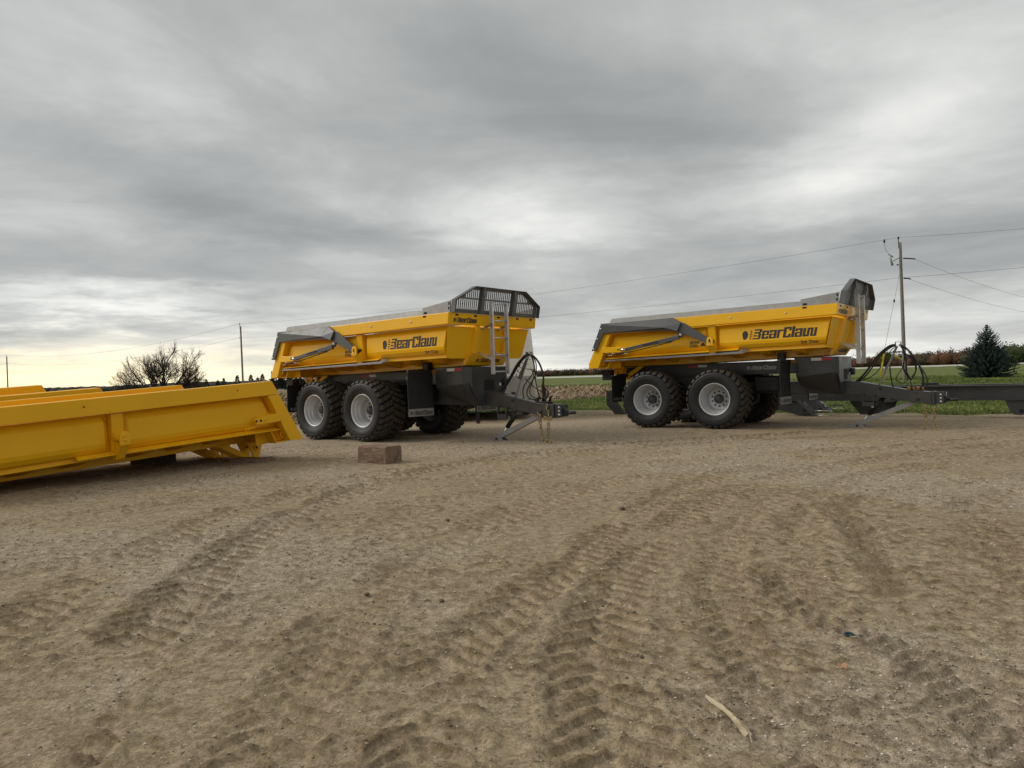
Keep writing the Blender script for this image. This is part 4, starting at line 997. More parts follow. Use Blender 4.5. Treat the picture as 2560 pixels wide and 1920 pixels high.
def polyline_coords(x, y, pts):
    """distance along / sideways of a polyline for arrays x, y"""
    best = np.full(x.shape, 1e9); S = np.zeros_like(x); T = np.zeros_like(x); acc = 0
    for (ax, ay), (bx, by) in zip(pts, pts[1:]):
        L = math.hypot(bx - ax, by - ay); ux, uy = (bx - ax) / L, (by - ay) / L
        s = np.clip((x - ax) * ux + (y - ay) * uy, 0, L); t = (x - ax) * (-uy) + (y - ay) * ux
        d = np.hypot(x - ax - s * ux, y - ay - s * uy); m_ = d < best
        best = np.where(m_, d, best); S = np.where(m_, acc + s, S); T = np.where(m_, np.sign(t) * d, T); acc += L
    return S, T
def curve2(pts, n=6): return [(p.x, p.y) for p in smooth_path([(a, b, 0) for a, b in pts], n)]
TRACKS = [  # centre line, half width, lug pitch, strength, seed
    (curve2([(.18, 1.6), (.30, 2.51), (.31, 3.24), (.41, 3.97), (.9, 5.54), (2.13, 7.92), (4.38, 10.24), (8.06, 12.05), (14, 13.6)]), .22, .155, .74, 1),
    (curve2([(-.30, 1.6), (-.32, 2.54), (-.42, 2.9), (-.38, 3.5), (-.1, 4.2), (.34, 5.14), (.96, 6.78), (2.54, 9.43), (5.81, 12.09), (11, 14)]), .19, .15, .75, 2),
    (curve2([(-1.65, 1.7), (-1.72, 2.63), (-1.85, 3.0), (-1.98, 3.71), (-2.15, 5.12), (-2.26, 6.73), (-2.01, 8.72), (-1.09, 11.17), (1.61, 14.0), (6, 15.5)]), .25, .17, .95, 3),
    (curve2([(1.62, 1.6), (1.71, 2.59), (1.81, 3.13), (1.8, 3.61), (1.60, 4.27), (1.85, 5.17), (3.0, 7.47), (4.48, 9.36), (8, 11)]), .20, .12, .62, 4),
    (curve2([(-.95, 2.6), (-.95, 3.6), (-.9, 4.6), (-.5, 6.2), (.4, 8.0), (2.4, 10.6), (6.5, 12.8)]), .2, .15, .55, 5),
    (curve2([(-3.6, 5.5), (-2.2, 7.2), (-.4, 8.6), (1.8, 9.6), (6.0, 10.6), (12, 11.2)]), .22, .16, .6, 6),
    (curve2([(.95, 1.6), (1.0, 3.2), (1.3, 5.0), (2.6, 7.6), (6, 10.2), (12, 11.8)]), .16, .13, .6, 8),
    (curve2([(-2.55, 2.6), (-2.95, 5), (-2.9, 8), (-1.7, 11), (2, 13.4), (8, 14.8)]), .22, .16, .8, 9),
    (curve2([(-5.2, 7.4), (-3.2, 9.0), (0, 10.5), (4, 11.7), (10, 12.6)]), .2, .16, .65, 10),
    (curve2([(2.4, 2.2), (2.9, 3.6), (3.3, 5.2), (4.4, 7.2), (7.5, 9.4), (12, 10.4)]), .2, .15, .7, 12),
    (curve2([(2.2, 4.6), (2.45, 5.34), (2.70, 6.0), (2.82, 6.48), (2.88, 6.86), (3.3, 7.6), (5.4, 8.6)]), .14, .05, .6, 7),
]
FLOW = curve2([(-.8, -1), (-.55, 2.0), (-.3, 4.2), (.3, 6.2), (1.8, 8.6), (4.6, 11.0), (9, 12.8), (16, 14)], 2)
YARD_EDGE = [(-400, -60), (-60, 20), (-20, 22), (-6.6, 23.2), (-2, 26.2), (1.2, 28.6), (2.6, 28.0), (5.2, 24.8), (8.18, 21.85), (11.5, 18.9), (12.6, 18.6), (20, 17.6), (60, 12), (400, -60)]
def edge_y(x): return np.interp(x, [p[0] for p in YARD_EDGE], [p[1] for p in YARD_EDGE])
STUB_X = [-300, -60, -6.65, -2.0, 2.2, 4.14, 7.5, 11.5, 15.0]
STUB_N = [60, 20, 23.2, 30, 39.5, 42.5, 49, 59, 74]
STUB_F = [300, 200, 98, 90, 83, 80, 76.8, 75.5, 74.2]
def far_rise(x, y):
    r_ = sstep(y, 62, 196) * .62 * sstep(x, -70, 10) + sstep(y, 196, 203) * .33 * sstep(x, -90, -10)
    return r_
def ground_parts(x, y):
    e = edge_y(x) + (fbm(x, y, .5, 4, 31) - .5) * 1.4 + (fbm(x, y, 3., 2, 32) - .5) * .35
    yard = 1 - sstep(y - e, -.12, .12)
    near = 1 - sstep(np.hypot(x, y), 22, 40)
    base = (fbm(x, y, .16, 3, 3) - .5) * .05 * sstep(np.hypot(x, y), 2.0, 9.0)
    base = base - .035 * np.exp(-((y - 14.6 - .02 * x) / 1.0) ** 2) + .0
    # keep it level where things stand
    h = base * .5 + (fbm(x, y, .9, 3, 5) - .5) * .030 + (fbm(x, y, 5.0, 3, 6) - .5) * .008
    patch = sstep(fbm(x, y, .55, 4, 8), .50, .66)
    patch = np.maximum(patch, .95 * np.exp(-(((x - 3.6) / 1.5) ** 2 + ((y - 7.2) / .9) ** 2)))
    patch = np.maximum(patch, .8 * np.exp(-(((x - 4.3) / .8) ** 2 + ((y - 5.6) / 1.5) ** 2)))
    # crumbly streaks that run with the traffic
    band = np.zeros_like(x); m_ = (np.hypot(x, y) < 19) & (y > .5)
    if m_.any():
        S, T = polyline_coords(x[m_], y[m_], FLOW)
        st_ = fbm(T * 1.0, S * .22, 2.4, 4, 61, .55); band[m_] = sstep(st_, .50, .66)
    patch = np.maximum(patch * .8, band * .75)
    rid = 1 - np.abs(fbm(x, y, 9.0, 3, 11) * 2 - 1)
    clod = sstep(fbm(x, y, 16.0, 3, 12, .6), .48, .75)
    h = h + patch * (rid * .010 + clod * .014) + (fbm(x, y, 22., 2, 13) - .5) * (.005 + .008 * patch) + (fbm(x, y, 10., 2, 14) - .5) * .005
    dark = patch * (.15 + .75 * clod)
    for pts, hw, pitch, st, sd in TRACKS:
        xs_ = [p[0] for p in pts]; ys_ = [p[1] for p in pts]
        m_ = (x > min(xs_) - .7) & (x < max(xs_) + .7) & (y > min(ys_) - .7) & (y < max(ys_) + .7)
        if not m_.any(): continue
        xx, yy = x[m_], y[m_]; S, T = polyline_coords(xx, yy, pts)
        near_ = np.abs(T) < .6
        T = T + (fbm(xx, yy, 5, 3, sd + 40) - .5) * .09; S = S + (fbm(xx, yy, 4, 3, sd + 50) - .5) * .09
        keep = sstep(fbm(xx, yy, 1.6, 4, sd + 20, .6), .31, .46) * st
        inside = 1 - sstep(np.abs(T), hw - .03, hw + .02)
        side = np.where(T > 0, .5, 0.0)
        ph = S / pitch + side + np.abs(T) / pitch * .75
        cell = ph - np.floor(ph)
        lug = sstep(cell, .10, .20) - sstep(cell, .48, .60)
        lug = lug * sstep(np.abs(T), .005, .03)
        rough_ = fbm(xx, yy, 20, 2, sd + 60)
        dh = keep * inside * (-.013 + lug * .031 * (.5 + .9 * rough_))
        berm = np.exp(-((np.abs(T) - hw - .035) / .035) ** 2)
        dh = dh + keep * berm * .013 * (.3 + 1.2 * rough_) + keep * berm * (clod[m_] * .008)
        fl = 1 - .6 * inside * keep
        hh = h[m_] * fl + dh * near_; h[m_] = hh
        dk = keep * (inside * lug * .95 + berm * .35) * (.5 + .9 * rough_) * near_  # lug marks darkened in colour: fresh moist soil plus painted lug shadows
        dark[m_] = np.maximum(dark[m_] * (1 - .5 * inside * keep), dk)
    # crumbly berm of the turning rut on the right
    S, T = polyline_coords(x, y, curve2([(2.05, 4.5), (2.28, 5.34), (2.50, 6.0), (2.66, 6.48), (2.80, 6.95), (3.2, 7.6)]))
    b = np.exp(-((T - .02) / .09) ** 2) * (np.hypot(x - 2.6, y - 6) < 2.2)
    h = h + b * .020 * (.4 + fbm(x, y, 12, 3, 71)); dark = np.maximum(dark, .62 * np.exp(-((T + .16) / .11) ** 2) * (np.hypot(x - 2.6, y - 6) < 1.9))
    h = h * near
    grv = sstep(fbm(x, y, .35, 4, 15) + .28 * np.exp(-(((x + 3.2) / 2.6) ** 2 + ((y - 5.8) / 4.5) ** 2)) + .22 * np.exp(-(((x + 1) / 7) ** 2 + ((y - 15.5) / 3) ** 2))
                + .20 * np.exp(-(((x - 2.2) / 1.6) ** 2 + ((y - 3.0) / 2.0) ** 2)) - .25 * np.exp(-(((x - 1.0) / 2.4) ** 2 + ((y - 7.5) / 4) ** 2)), .50, .66)
    h = h * yard + (1 - yard) * (near * ((fbm(x, y, .7, 3, 23) - .5) * .10 + .02)) + far_rise(x, y)
    sn = np.interp(x, STUB_X, STUB_N); sf = np.interp(x, STUB_X, STUB_F)
    w_ = (fbm(x, y, .25, 4, 25) - .5) * 6 * sstep(y, 25, 50)
    stub = sstep(y - sn + w_ * .5, -.3, .3) * (1 - sstep(y - sf + w_, -.6, .6)) * (1 - sstep(x, 12, 16)) * (1 - yard)
    return h, yard, stub, dark * yard, grv
def ground_z(x, y):
    a = ground_parts(np.array([float(x)]), np.array([float(y)])); return float(a[0][0])

def make_ground():
    rad = [0.0, .5, 1.0, 1.4]
    r_ = 1.7
    while r_ < 16: rad.append(r_); r_ *= 1.0047
    while r_ < 42: rad.append(r_); r_ *= 1.0075
    while r_ < 260: rad.append(r_); r_ *= 1.022
    while r_ < 4500: rad.append(r_); r_ *= 1.12
    rad = np.array(rad)
    fine = np.linspace(-R(43), R(43), 560)
    coarse = np.linspace(R(43), 2 * math.pi - R(43), 60)[1:-1]
    ang = np.concatenate([fine, coarse]); nr, na = len(rad), len(ang)
    A_, R_ = np.meshgrid(ang, rad); x = (R_ * np.sin(A_)).ravel(); y = (R_ * np.cos(A_)).ravel()
    h, yard, stub, dark, grv = ground_parts(x.copy(), y.copy())
    co = np.stack([x, y, h], 1).astype(np.float32)
    i = np.arange(nr - 1)[:, None]; j = np.arange(na)[None, :]; k = (j + 1) % na
    q = np.stack([i * na + j, i * na + k, (i + 1) * na + k, (i + 1) * na + j], -1).reshape(-1, 4)
    me = bpy.data.meshes.new('ground')
    me.vertices.add(len(co)); me.vertices.foreach_set('co', co.ravel())
    me.loops.add(q.size); me.loops.foreach_set('vertex_index', q[:, ::-1].ravel().astype(np.int32))
    me.polygons.add(len(q)); me.polygons.foreach_set('loop_start', (np.arange(len(q)) * 4).astype(np.int32))
    me.polygons.foreach_set('use_smooth', np.ones(len(q), dtype=bool))
    me.update(calc_edges=True)
    at = me.color_attributes.new('zone', 'FLOAT_COLOR', 'POINT')
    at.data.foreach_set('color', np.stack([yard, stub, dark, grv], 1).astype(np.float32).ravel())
    o = bpy.data.objects.new('ground', me); COL.objects.link(o); o['kind'] = 'structure'
    m = bpy.data.materials.new('ground'); m.use_nodes = True; t = NT(m.node_tree)
    b = t.add('ShaderNodeBsdfPrincipled'); out = t.add('ShaderNodeOutputMaterial'); t.link(b.outputs[0], out.inputs[0])
    b.inputs['Roughness'].default_value = .95; b.inputs['Specular IOR Level'].default_value = .2
    vc = t.add('ShaderNodeVertexColor', layer_name='zone'); s3 = t.add('ShaderNodeSeparateColor'); t.link(vc.outputs[0], s3.inputs[0])
    Y_, ST, DK, GV = s3.outputs[0], s3.outputs[1], s3.outputs[2], vc.outputs[1]
    tc = t.add('ShaderNodeTexCoord').outputs['Object']
    f1 = t.noise(tc, .6, 6, .6); f2 = t.noise(tc, 7, 5, .65); f3 = t.noise(tc, 60, 5, .7); f4 = t.noise(tc, 190, 3, .7)
    vor = t.add('ShaderNodeTexVoronoi'); t.link(tc, vor.inputs['Vector']); vor.inputs['Scale'].default_value = 75; vor.inputs['Randomness'].default_value = 1
    vor2 = t.add('ShaderNodeTexVoronoi'); t.link(tc, vor2.inputs['Vector']); vor2.inputs['Scale'].default_value = 32
    dirt = t.ramp(t.m('ADD', t.m('MULTIPLY', f1, .45), t.m('MULTIPLY', f2, .55)), [(.30, (.315, .238, .148)), (.5, (.415, .328, .215)), (.68, (.500, .408, .280))])
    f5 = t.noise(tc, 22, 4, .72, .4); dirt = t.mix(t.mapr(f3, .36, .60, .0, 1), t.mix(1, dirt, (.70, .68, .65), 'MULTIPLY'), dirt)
    dirt = t.mix(t.mapr(f5, .36, .54, .0, 1), t.mix(1, dirt, (.70, .67, .62), 'MULTIPLY'), t.mix(1, dirt, (1.06, 1.06, 1.05), 'MULTIPLY'))  # hollows of the fine relief darkened in the colour, standing for their shade
    gravel = t.ramp(t.m('ADD', t.m('MULTIPLY', f3, .35), t.m('ADD', t.m('MULTIPLY', f4, .3), t.m('MULTIPLY', f5, .35))), [(.37, (.185, .146, .100)), (.5, (.405, .332, .240)), (.61, (.70, .61, .48))])
    peb = t.mapr(vor.outputs['Distance'], .0, .30, 1, 0); pcol = t.mix(t.m('FRACT', t.m('MULTIPLY', f4, 7)), (.20, .175, .15), (.60, .55, .47))
    gravel = t.mix(t.m('MULTIPLY', peb, .55), gravel, pcol)
    gmix = t.m('MULTIPLY', t.mapr(t.m('ADD', GV, t.m('MULTIPLY', t.m('SUBTRACT', f2, .5), 1.3)), .1, 1.05, .12, .80), 1.0)
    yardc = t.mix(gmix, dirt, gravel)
    f6 = t.noise(tc, 10, 6, .76, .3)
    yardc = t.mix(t.mapr(f6, .40, .58, 0, 1), t.mix(1, yardc, (.74, .72, .70), 'MULTIPLY'), t.mix(1, yardc, (1.08, 1.08, 1.07), 'MULTIPLY'))
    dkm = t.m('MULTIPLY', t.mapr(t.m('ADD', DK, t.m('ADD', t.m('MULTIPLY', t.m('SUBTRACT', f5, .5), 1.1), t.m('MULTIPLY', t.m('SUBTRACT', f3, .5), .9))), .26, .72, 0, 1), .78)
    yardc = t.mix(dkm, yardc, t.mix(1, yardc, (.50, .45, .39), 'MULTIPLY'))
    vor3 = t.add('ShaderNodeTexVoronoi'); t.link(tc, vor3.inputs['Vector']); vor3.inputs['Scale'].default_value = 38
    chip = t.m('MULTIPLY', t.mapr(vor3.outputs['Distance'], .10, .20, 1, 0), t.mapr(t.noise(tc, 25, 2, .5), .60, .66, 0, 1))
    yardc = t.mix(t.m('MULTIPLY', chip, .8), yardc, (.68, .62, .52))
    gr = t.ramp(t.m('ADD', t.m('MULTIPLY', f1, .35), t.m('MULTIPLY', f3, .65)), [(.32, (.055, .075, .016)), (.5, (.120, .155, .036)), (.68, (.22, .225, .08))])
    gr = t.mix(t.mapr(t.noise(tc, .07, 5, .6), .45, .62, 0, .6), gr, (.125, .135, .042))
    st = t.ramp(t.m('ADD', t.m('MULTIPLY', f2, .4), t.m('MULTIPLY', f3, .6)), [(.35, (.10, .070, .042)), (.5, (.24, .175, .105)), (.64, (.46, .37, .24))])
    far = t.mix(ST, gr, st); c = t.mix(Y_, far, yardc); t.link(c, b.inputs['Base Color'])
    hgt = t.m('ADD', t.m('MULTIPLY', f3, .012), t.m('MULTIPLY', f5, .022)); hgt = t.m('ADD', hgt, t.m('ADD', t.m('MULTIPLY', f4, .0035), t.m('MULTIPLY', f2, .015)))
    hgt = t.m('ADD', hgt, t.m('MULTIPLY', t.m('MULTIPLY', peb, gmix), .006))
    hgt = t.m('ADD', hgt, t.m('MULTIPLY', t.mapr(vor2.outputs['Distance'], 0, .35, 1, 0), t.m('MULTIPLY', DK, .01)))
    bn = t.add('ShaderNodeBump'); bn.inputs['Distance'].default_value = 1.0; bn.inputs['Strength'].default_value = .9
    t.link(hgt, bn.inputs['Height']); t.link(bn.outputs[0], b.inputs['Normal'])
    me.materials.append(m); return o
ground = make_ground()

# a mesh from many small pieces with a tint per piece
def tint_mat(name, stops, rough=.8, trans=0.0, spec=.3):
    m = bpy.data.materials.new(name); m.use_nodes = True; t = NT(m.node_tree)
    b = t.add('ShaderNodeBsdfPrincipled'); o = t.add('ShaderNodeOutputMaterial'); t.link(b.outputs[0], o.inputs[0])
    b.inputs['Roughness'].default_value = rough; b.inputs['Specular IOR Level'].default_value = spec
    at = t.add('ShaderNodeAttribute', attribute_name='tint')
    t.link(t.ramp(at.outputs['Fac'], stops), b.inputs['Base Color'])
    return m
def raw_mesh(name, co, faces, tint, m, smooth=False):
    """co (n,3); faces (k,3|4); tint per face"""
    me = bpy.data.meshes.new(name); co = np.asarray(co, np.float32); faces = np.asarray(faces, np.int32); w_ = faces.shape[1]
    me.vertices.add(len(co)); me.vertices.foreach_set('co', co.ravel())
    me.loops.add(faces.size); me.loops.foreach_set('vertex_index', faces.ravel())
    me.polygons.add(len(faces)); me.polygons.foreach_set('loop_start', (np.arange(len(faces)) * w_).astype(np.int32))
    if smooth: me.polygons.foreach_set('use_smooth', np.ones(len(faces), dtype=bool))
    me.update(calc_edges=True)
    a = me.attributes.new('tint', 'FLOAT', 'FACE'); a.data.foreach_set('value', np.asarray(tint, np.float32))
    me.materials.append(m); o = bpy.data.objects.new(name, me); COL.objects.link(o); return o

# loose stones on the yard
def scatter_stones():
    n = 62000; u = RNG.random(n); rr = 1.9 * (16 / 1.9) ** (u ** .9); aa = RNG.uniform(-R(41), R(41), n)
    x, y = rr * np.sin(aa), rr * np.cos(aa); h, yard, stub, dark, grv = ground_parts(x.copy(), y.copy())
    keep = (RNG.random(n) < (.12 + .75 * grv + .35 * dark)) & (yard > .9); x, y, h, rr, dark = x[keep], y[keep], h[keep], rr[keep], dark[keep]; n = len(x)
    s = (.0022 + .0058 * RNG.random(n) ** 3.5) * (.75 + .13 * rr)
    base = np.array([(1, 0, 0), (0, 1, 0), (-1, 0, 0), (0, -1, 0), (.1, .1, 1), (0, 0, -.5)], float)
    rot = RNG.uniform(0, 2 * math.pi, n); c, sn = np.cos(rot), np.sin(rot)
    V = base[None] * (s[:, None, None] * RNG.uniform(.55, 1.3, (n, 6, 1))) * np.array([1.25, .9, .6])
    X = V[..., 0] * c[:, None] - V[..., 1] * sn[:, None] + x[:, None]; Yv = V[..., 0] * sn[:, None] + V[..., 1] * c[:, None] + y[:, None]
    Z = V[..., 2] + h[:, None] + s[:, None] * .15
    co = np.stack([X, Yv, Z], -1).reshape(-1, 3)
    f = np.array([(0, 1, 4), (1, 2, 4), (2, 3, 4), (3, 0, 4), (1, 0, 5), (2, 1, 5), (3, 2, 5), (0, 3, 5)])
    F = (f[None] + (np.arange(n) * 6)[:, None, None]).reshape(-1, 3); tnt = np.repeat(np.clip(RNG.random(n) ** 1.2 * (1 - .4 * dark), 0, 1), 8)
    o = raw_mesh('loose_stones', co, F, tnt, tint_mat('stone_tints', [(0, (.13, .10, .07)), (.35, (.27, .22, .16)), (.7, (.50, .44, .36)), (1, (.78, .74, .66))], .9))
    tag(o, 'loose gravel stones and clods scattered over the yard', None, kind='stuff')
scatter_stones()

def blades(name, x, y, z, ht, wd, lean, tint, m):
    n = len(x); rot = RNG.uniform(0, 2 * math.pi, n); la = RNG.uniform(0, 2 * math.pi, n); c, s = np.cos(rot) * wd, np.sin(rot) * wd
    p0 = np.stack([x - c, y - s, z], 1); p1 = np.stack([x + c, y + s, z], 1); p2 = np.stack([x + np.cos(la) * lean, y + np.sin(la) * lean, z + ht], 1)
    co = np.stack([p0, p1, p2], 1).reshape(-1, 3); F = np.arange(n * 3).reshape(-1, 3)
    return raw_mesh(name, co, F, tint, m)
def make_grass():
    n = 260000; r_ = 17 * (95 / 17) ** RNG.random(n) ; a = RNG.uniform(-R(36), R(38), n); x, y = r_ * np.sin(a), r_ * np.cos(a)
    h, yard, stub, dark, grv = ground_parts(x.copy(), y.copy()); k = (yard < .35) & (stub < .4); x, y, h, r_ = x[k], y[k], h[k], r_[k]; n = len(x)
    clump = fbm(x, y, .9, 3, 91)
    ht = (.018 + .040 * RNG.random(n) + .03 * clump) * (1 + r_ / 90); wd = (.006 + .0011 * r_ * .35) * RNG.uniform(.6, 1.4, n)
    tn = np.clip(.15 + .55 * RNG.random(n) + (fbm(x, y, .25, 3, 92) - .5) * 1.1, 0, 1)
    o = blades('grass_verge', x, y, h - .005, ht, wd, ht * RNG.uniform(.1, 1.1, n), tn, tint_mat('grass_tints', [(0, (.042, .066, .013)), (.35, (.100, .140, .030)), (.7, (.175, .205, .052)), (1, (.33, .30, .12))], .75))
    tag(o, 'short green and yellowing grass beyond the gravel yard', None, kind='stuff')
make_grass()
def make_stubble():
    n = 60000; r_ = 22 * (105 / 22) ** RNG.random(n); a = RNG.uniform(-R(36), R(16), n); x, y = r_ * np.sin(a), r_ * np.cos(a)
    h, yard, stub, dark, grv = ground_parts(x.copy(), y.copy()); k = (stub > .5) & (yard < .3); x, y, h, r_ = x[k], y[k], h[k], r_[k]; n = len(x)
    ang = RNG.uniform(0, math.pi, n); L = RNG.uniform(.08, .34, n) * (1 + r_ / 120); up = np.where(RNG.random(n) < .22, RNG.uniform(.5, 1.0, n), RNG.uniform(.0, .25, n)); wd = RNG.uniform(.010, .026, n) * (1 + r_ / 60)
    dx_, dy_ = np.cos(ang) * L, np.sin(ang) * L; z0 = h + .005 + .03 * RNG.random(n)
    p0 = np.stack([x, y, z0], 1); p1 = np.stack([x + dx_, y + dy_, z0 + L * up], 1); off = np.stack([-np.sin(ang) * wd * .4, np.cos(ang) * wd * .4, wd], 1)
    co = np.stack([p0 - off, p0 + off, p1 + off, p1 - off], 1).reshape(-1, 3); F = np.arange(n * 4).reshape(-1, 4)
    o = raw_mesh('corn_stubble', co, F, RNG.random(n), tint_mat('straw_tints', [(0, (.09, .055, .03)), (.35, (.25, .17, .10)), (.75, (.48, .38, .24)), (1, (.70, .60, .42))], .8))
    tag(o, 'pale cut corn stalks littering the harvested field strip', None, kind='stuff')
make_stubble()

# the pale road beyond the grass
mb = MB(); xs_ = np.linspace(-60, 330, 80)
for a, b in zip(xs_, xs_[1:]):
    z = lambda x, d: float(far_rise(np.array([x]), np.array([196.0 + d]))[0])
    f = lambda x: [(x, 197.0, z(x, 1.0) + .03), (x, 200.0, z(x, 4) + .05), (x, 204.0, z(x, 8) + .06)]
    A1, B1 = f(a), f(b)
    mb._add([A1[0], B1[0], B1[1], A1[1]], [(0, 1, 2, 3)]); mb._add([A1[1], B1[1], B1[2], A1[2]], [(0, 1, 2, 3)])
rd = mb.build('road', mat('pale_road', (.48, .46, .40), .85, noise=(.2, .1)))
rd['kind'] = 'structure'

# ================================================================ woods on the skyline
ICO = None
def ico():
    global ICO
    if ICO is None:
        bm = bmesh.new(); bmesh.ops.create_icosphere(bm, subdivisions=2, radius=1)
        ICO = (np.array([v_.co[:] for v_ in bm.verts]), np.array([[v_.index for v_ in f_.verts] for f_ in bm.faces])); bm.free()
    return ICO
def crown_pieces(cx_, cy_, z0, ht, wd, n, size, tint, spread=.18, core=.72, shape=1.0):
    """leaf clumps through an ellipsoid crown plus a lumpy core"""
    V, F, T = [], [], []; off = 0
    iv, if_ = ico(); lump = 1 + .28 * (RNG.random(len(iv)) - .5)[:, None]
    c = np.array([cx_, cy_, z0 + ht * .53]); sc = np.array([wd / 2, wd / 2, ht * .49])
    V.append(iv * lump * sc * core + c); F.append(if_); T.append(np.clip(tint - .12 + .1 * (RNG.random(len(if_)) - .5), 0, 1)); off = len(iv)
    nl = max(3, int(n ** .5)); ld = RNG.normal(size=(nl, 3)); ld /= np.linalg.norm(ld, axis=1)[:, None]; ld[:, 2] = ld[:, 2] * .8 + .15; lr_ = RNG.uniform(.55, 1.0, nl)
    li = RNG.integers(0, nl, n); d = RNG.normal(size=(n, 3)); d /= np.linalg.norm(d, axis=1)[:, None]
    p = (ld[li] * lr_[li, None] * .72 + d * (RNG.random(n) ** .4)[:, None] * .34) * sc + c
    e1 = RNG.normal(size=(n, 3)) * size; e2 = RNG.normal(size=(n, 3)) * size; e1[:, 2] *= .6
    V.append(np.stack([p, p + e1, p + e2], 1).reshape(-1, 3)); F.append(np.arange(n * 3).reshape(-1, 3) + off)
    T.append(np.clip(tint + spread * (RNG.random(nl) - .5)[li] * 2 + .12 * (RNG.random(n) - .5), 0, 1))
    return np.concatenate(V), np.concatenate(F), np.concatenate(T)
def join_pieces(name, ps, m):
    off = 0; V, F, T = [], [], []
    for v_, f_, t_ in ps: V.append(v_); F.append(f_ + off); T.append(t_); off += len(v_)
    return raw_mesh(name, np.concatenate(V), np.concatenate(F), np.concatenate(T), m)
WOOD_R = tint_mat('autumn_leaf_tints', [(0, (.020, .024, .016)), (.3, (.045, .046, .024)), (.5, (.085, .052, .030)), (.75, (.135, .060, .036)), (1, (.19, .10, .05))], .9)
WOOD_L = tint_mat('dark_wood_tints', [(0, (.016, .019, .016)), (.4, (.034, .035, .026)), (.7, (.062, .050, .036)), (1, (.10, .075, .05))], .9)
def wood_line(name, label, px0, px1, n, dist, top, m, tr, rows=3, npc=70, wf=1.5, core=.72, lf=.045):
    ps = []
    for k in range(n):
        f = (k + RNG.random()) / n; px = px0 + (px1 - px0) * f; D = float(np.interp(px, *dist)) * (1 + .10 * RNG.random()); row = k % rows; D *= 1 + .03 * row
        X, Yw = (px - 1280) / 1907 * D, D; g = float(far_rise(np.array([X]), np.array([Yw]))[0])
        zt = float(np.interp(px, *top)) ; H = (CAM_H - g) + zt / 1907 * D; H *= 1 + .36 * (RNG.random() - .62) + .02 * row
        H = max(2.5, H) / 1.03; W = H * RNG.uniform(wf * .8, wf * 1.2)
        tn = tr[0] + (tr[1] - tr[0]) * float(fbm(np.array([X]), np.array([Yw]), .03, 2, 5)[0] * .6 + RNG.random() * .4)
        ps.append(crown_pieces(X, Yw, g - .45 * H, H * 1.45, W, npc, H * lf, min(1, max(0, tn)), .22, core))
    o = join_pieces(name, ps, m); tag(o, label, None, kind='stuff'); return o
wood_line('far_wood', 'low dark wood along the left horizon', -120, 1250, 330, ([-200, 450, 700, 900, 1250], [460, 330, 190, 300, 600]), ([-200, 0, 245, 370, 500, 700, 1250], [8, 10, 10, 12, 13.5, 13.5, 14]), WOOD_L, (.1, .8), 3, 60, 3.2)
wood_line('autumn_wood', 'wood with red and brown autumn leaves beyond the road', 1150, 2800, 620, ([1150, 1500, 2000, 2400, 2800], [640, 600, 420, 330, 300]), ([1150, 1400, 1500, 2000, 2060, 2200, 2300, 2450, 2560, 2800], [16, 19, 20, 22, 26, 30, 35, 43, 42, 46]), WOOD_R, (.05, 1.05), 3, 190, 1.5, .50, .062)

def trunk(name, m, pts, r0, r1, parent): return MB().tube(smooth_path(pts, 4), r0, 8, True, r1).build(name, m, parent)
BARK = mat('grey_brown_bark', (.055, .045, .036), .9, noise=(6, .3), bump=(12, .01))
def at_px(px, D): return (px - 1280) / 1907 * D
# small evergreens and bushes
EVG = tint_mat('evergreen_tints', [(0, (.010, .016, .010)), (.5, (.024, .036, .020)), (1, (.055, .075, .038))], .85)
GRNB = tint_mat('green_bush_tints', [(0, (.018, .028, .012)), (.5, (.050, .066, .022)), (1, (.12, .13, .045))], .85)
YGB = tint_mat('yellow_green_tints', [(0, (.03, .035, .012)), (.5, (.095, .095, .025)), (1, (.20, .17, .05))], .85)
def cone_tree(px, D, ht, wd, label, group=None):
    x, y = at_px(px, D), D; g = ground_z(x, y); root = empty('evergreen_tree', (x, y, g)); tag(root, label, 'tree', group)
    n = 520; t = RNG.random(n) ** .75; z = (1 - t) * 0 + t; lev = RNG.random(n) ** 1.2; r_ = wd / 2 * (1 - lev) ** .8 * RNG.uniform(.35, 1.05, n); a = RNG.uniform(0, 2 * math.pi, n)
    r_ *= 1 + .25 * np.sin(lev * 40)
    p = np.stack([np.cos(a) * r_, np.sin(a) * r_, .08 * ht + lev * ht * .93], 1); e1 = np.stack([np.cos(a), np.sin(a), -.25 * np.ones(n)], 1) * (wd * .11) * RNG.uniform(.5, 1.3, n)[:, None]; e2 = RNG.normal(size=(n, 3)) * wd * .06
    co = np.stack([p - e2, p + e2, p + e1], 1).reshape(-1, 3)
    o = raw_mesh('crown', co, np.arange(n * 3).reshape(-1, 3), RNG.random(n), EVG); o.parent = root
    trunk('trunk', BARK, [(0, 0, 0), (0, 0, ht * .5), (0, 0, ht * .97)], wd * .04, wd * .008, root)
for k, (px, D, ht, wd) in enumerate([(491, 250, 4.4, 2.6), (470, 255, 3.2, 2.6), (516, 258, 3.6, 2.4), (545, 250, 3.0, 2.4), (560, 265, 3.9, 2.4), (594, 250, 4.5, 2.8), (628, 255, 4.6, 3.0), (645, 262, 3.7, 3.0), (657, 250, 4.6, 3.2)]):
    cone_tree(px, D, ht, wd, ['tallest dark evergreen on the skyline just right of the leafless tree', 'squat evergreen nearest the leafless tree on the skyline', 'evergreen second to the right of the tallest one by the leafless tree', 'lowest evergreen midway between leafless tree and middle pole', 'slim evergreen left of the middle pole with a gap on each side', 'tall evergreen immediately left of the middle pole', 'tall evergreen immediately right of the middle pole', 'low evergreen between two taller ones right of the middle pole', 'rightmost tall evergreen on the skyline before the trailer tail'][k], 'small evergreens on the left skyline')
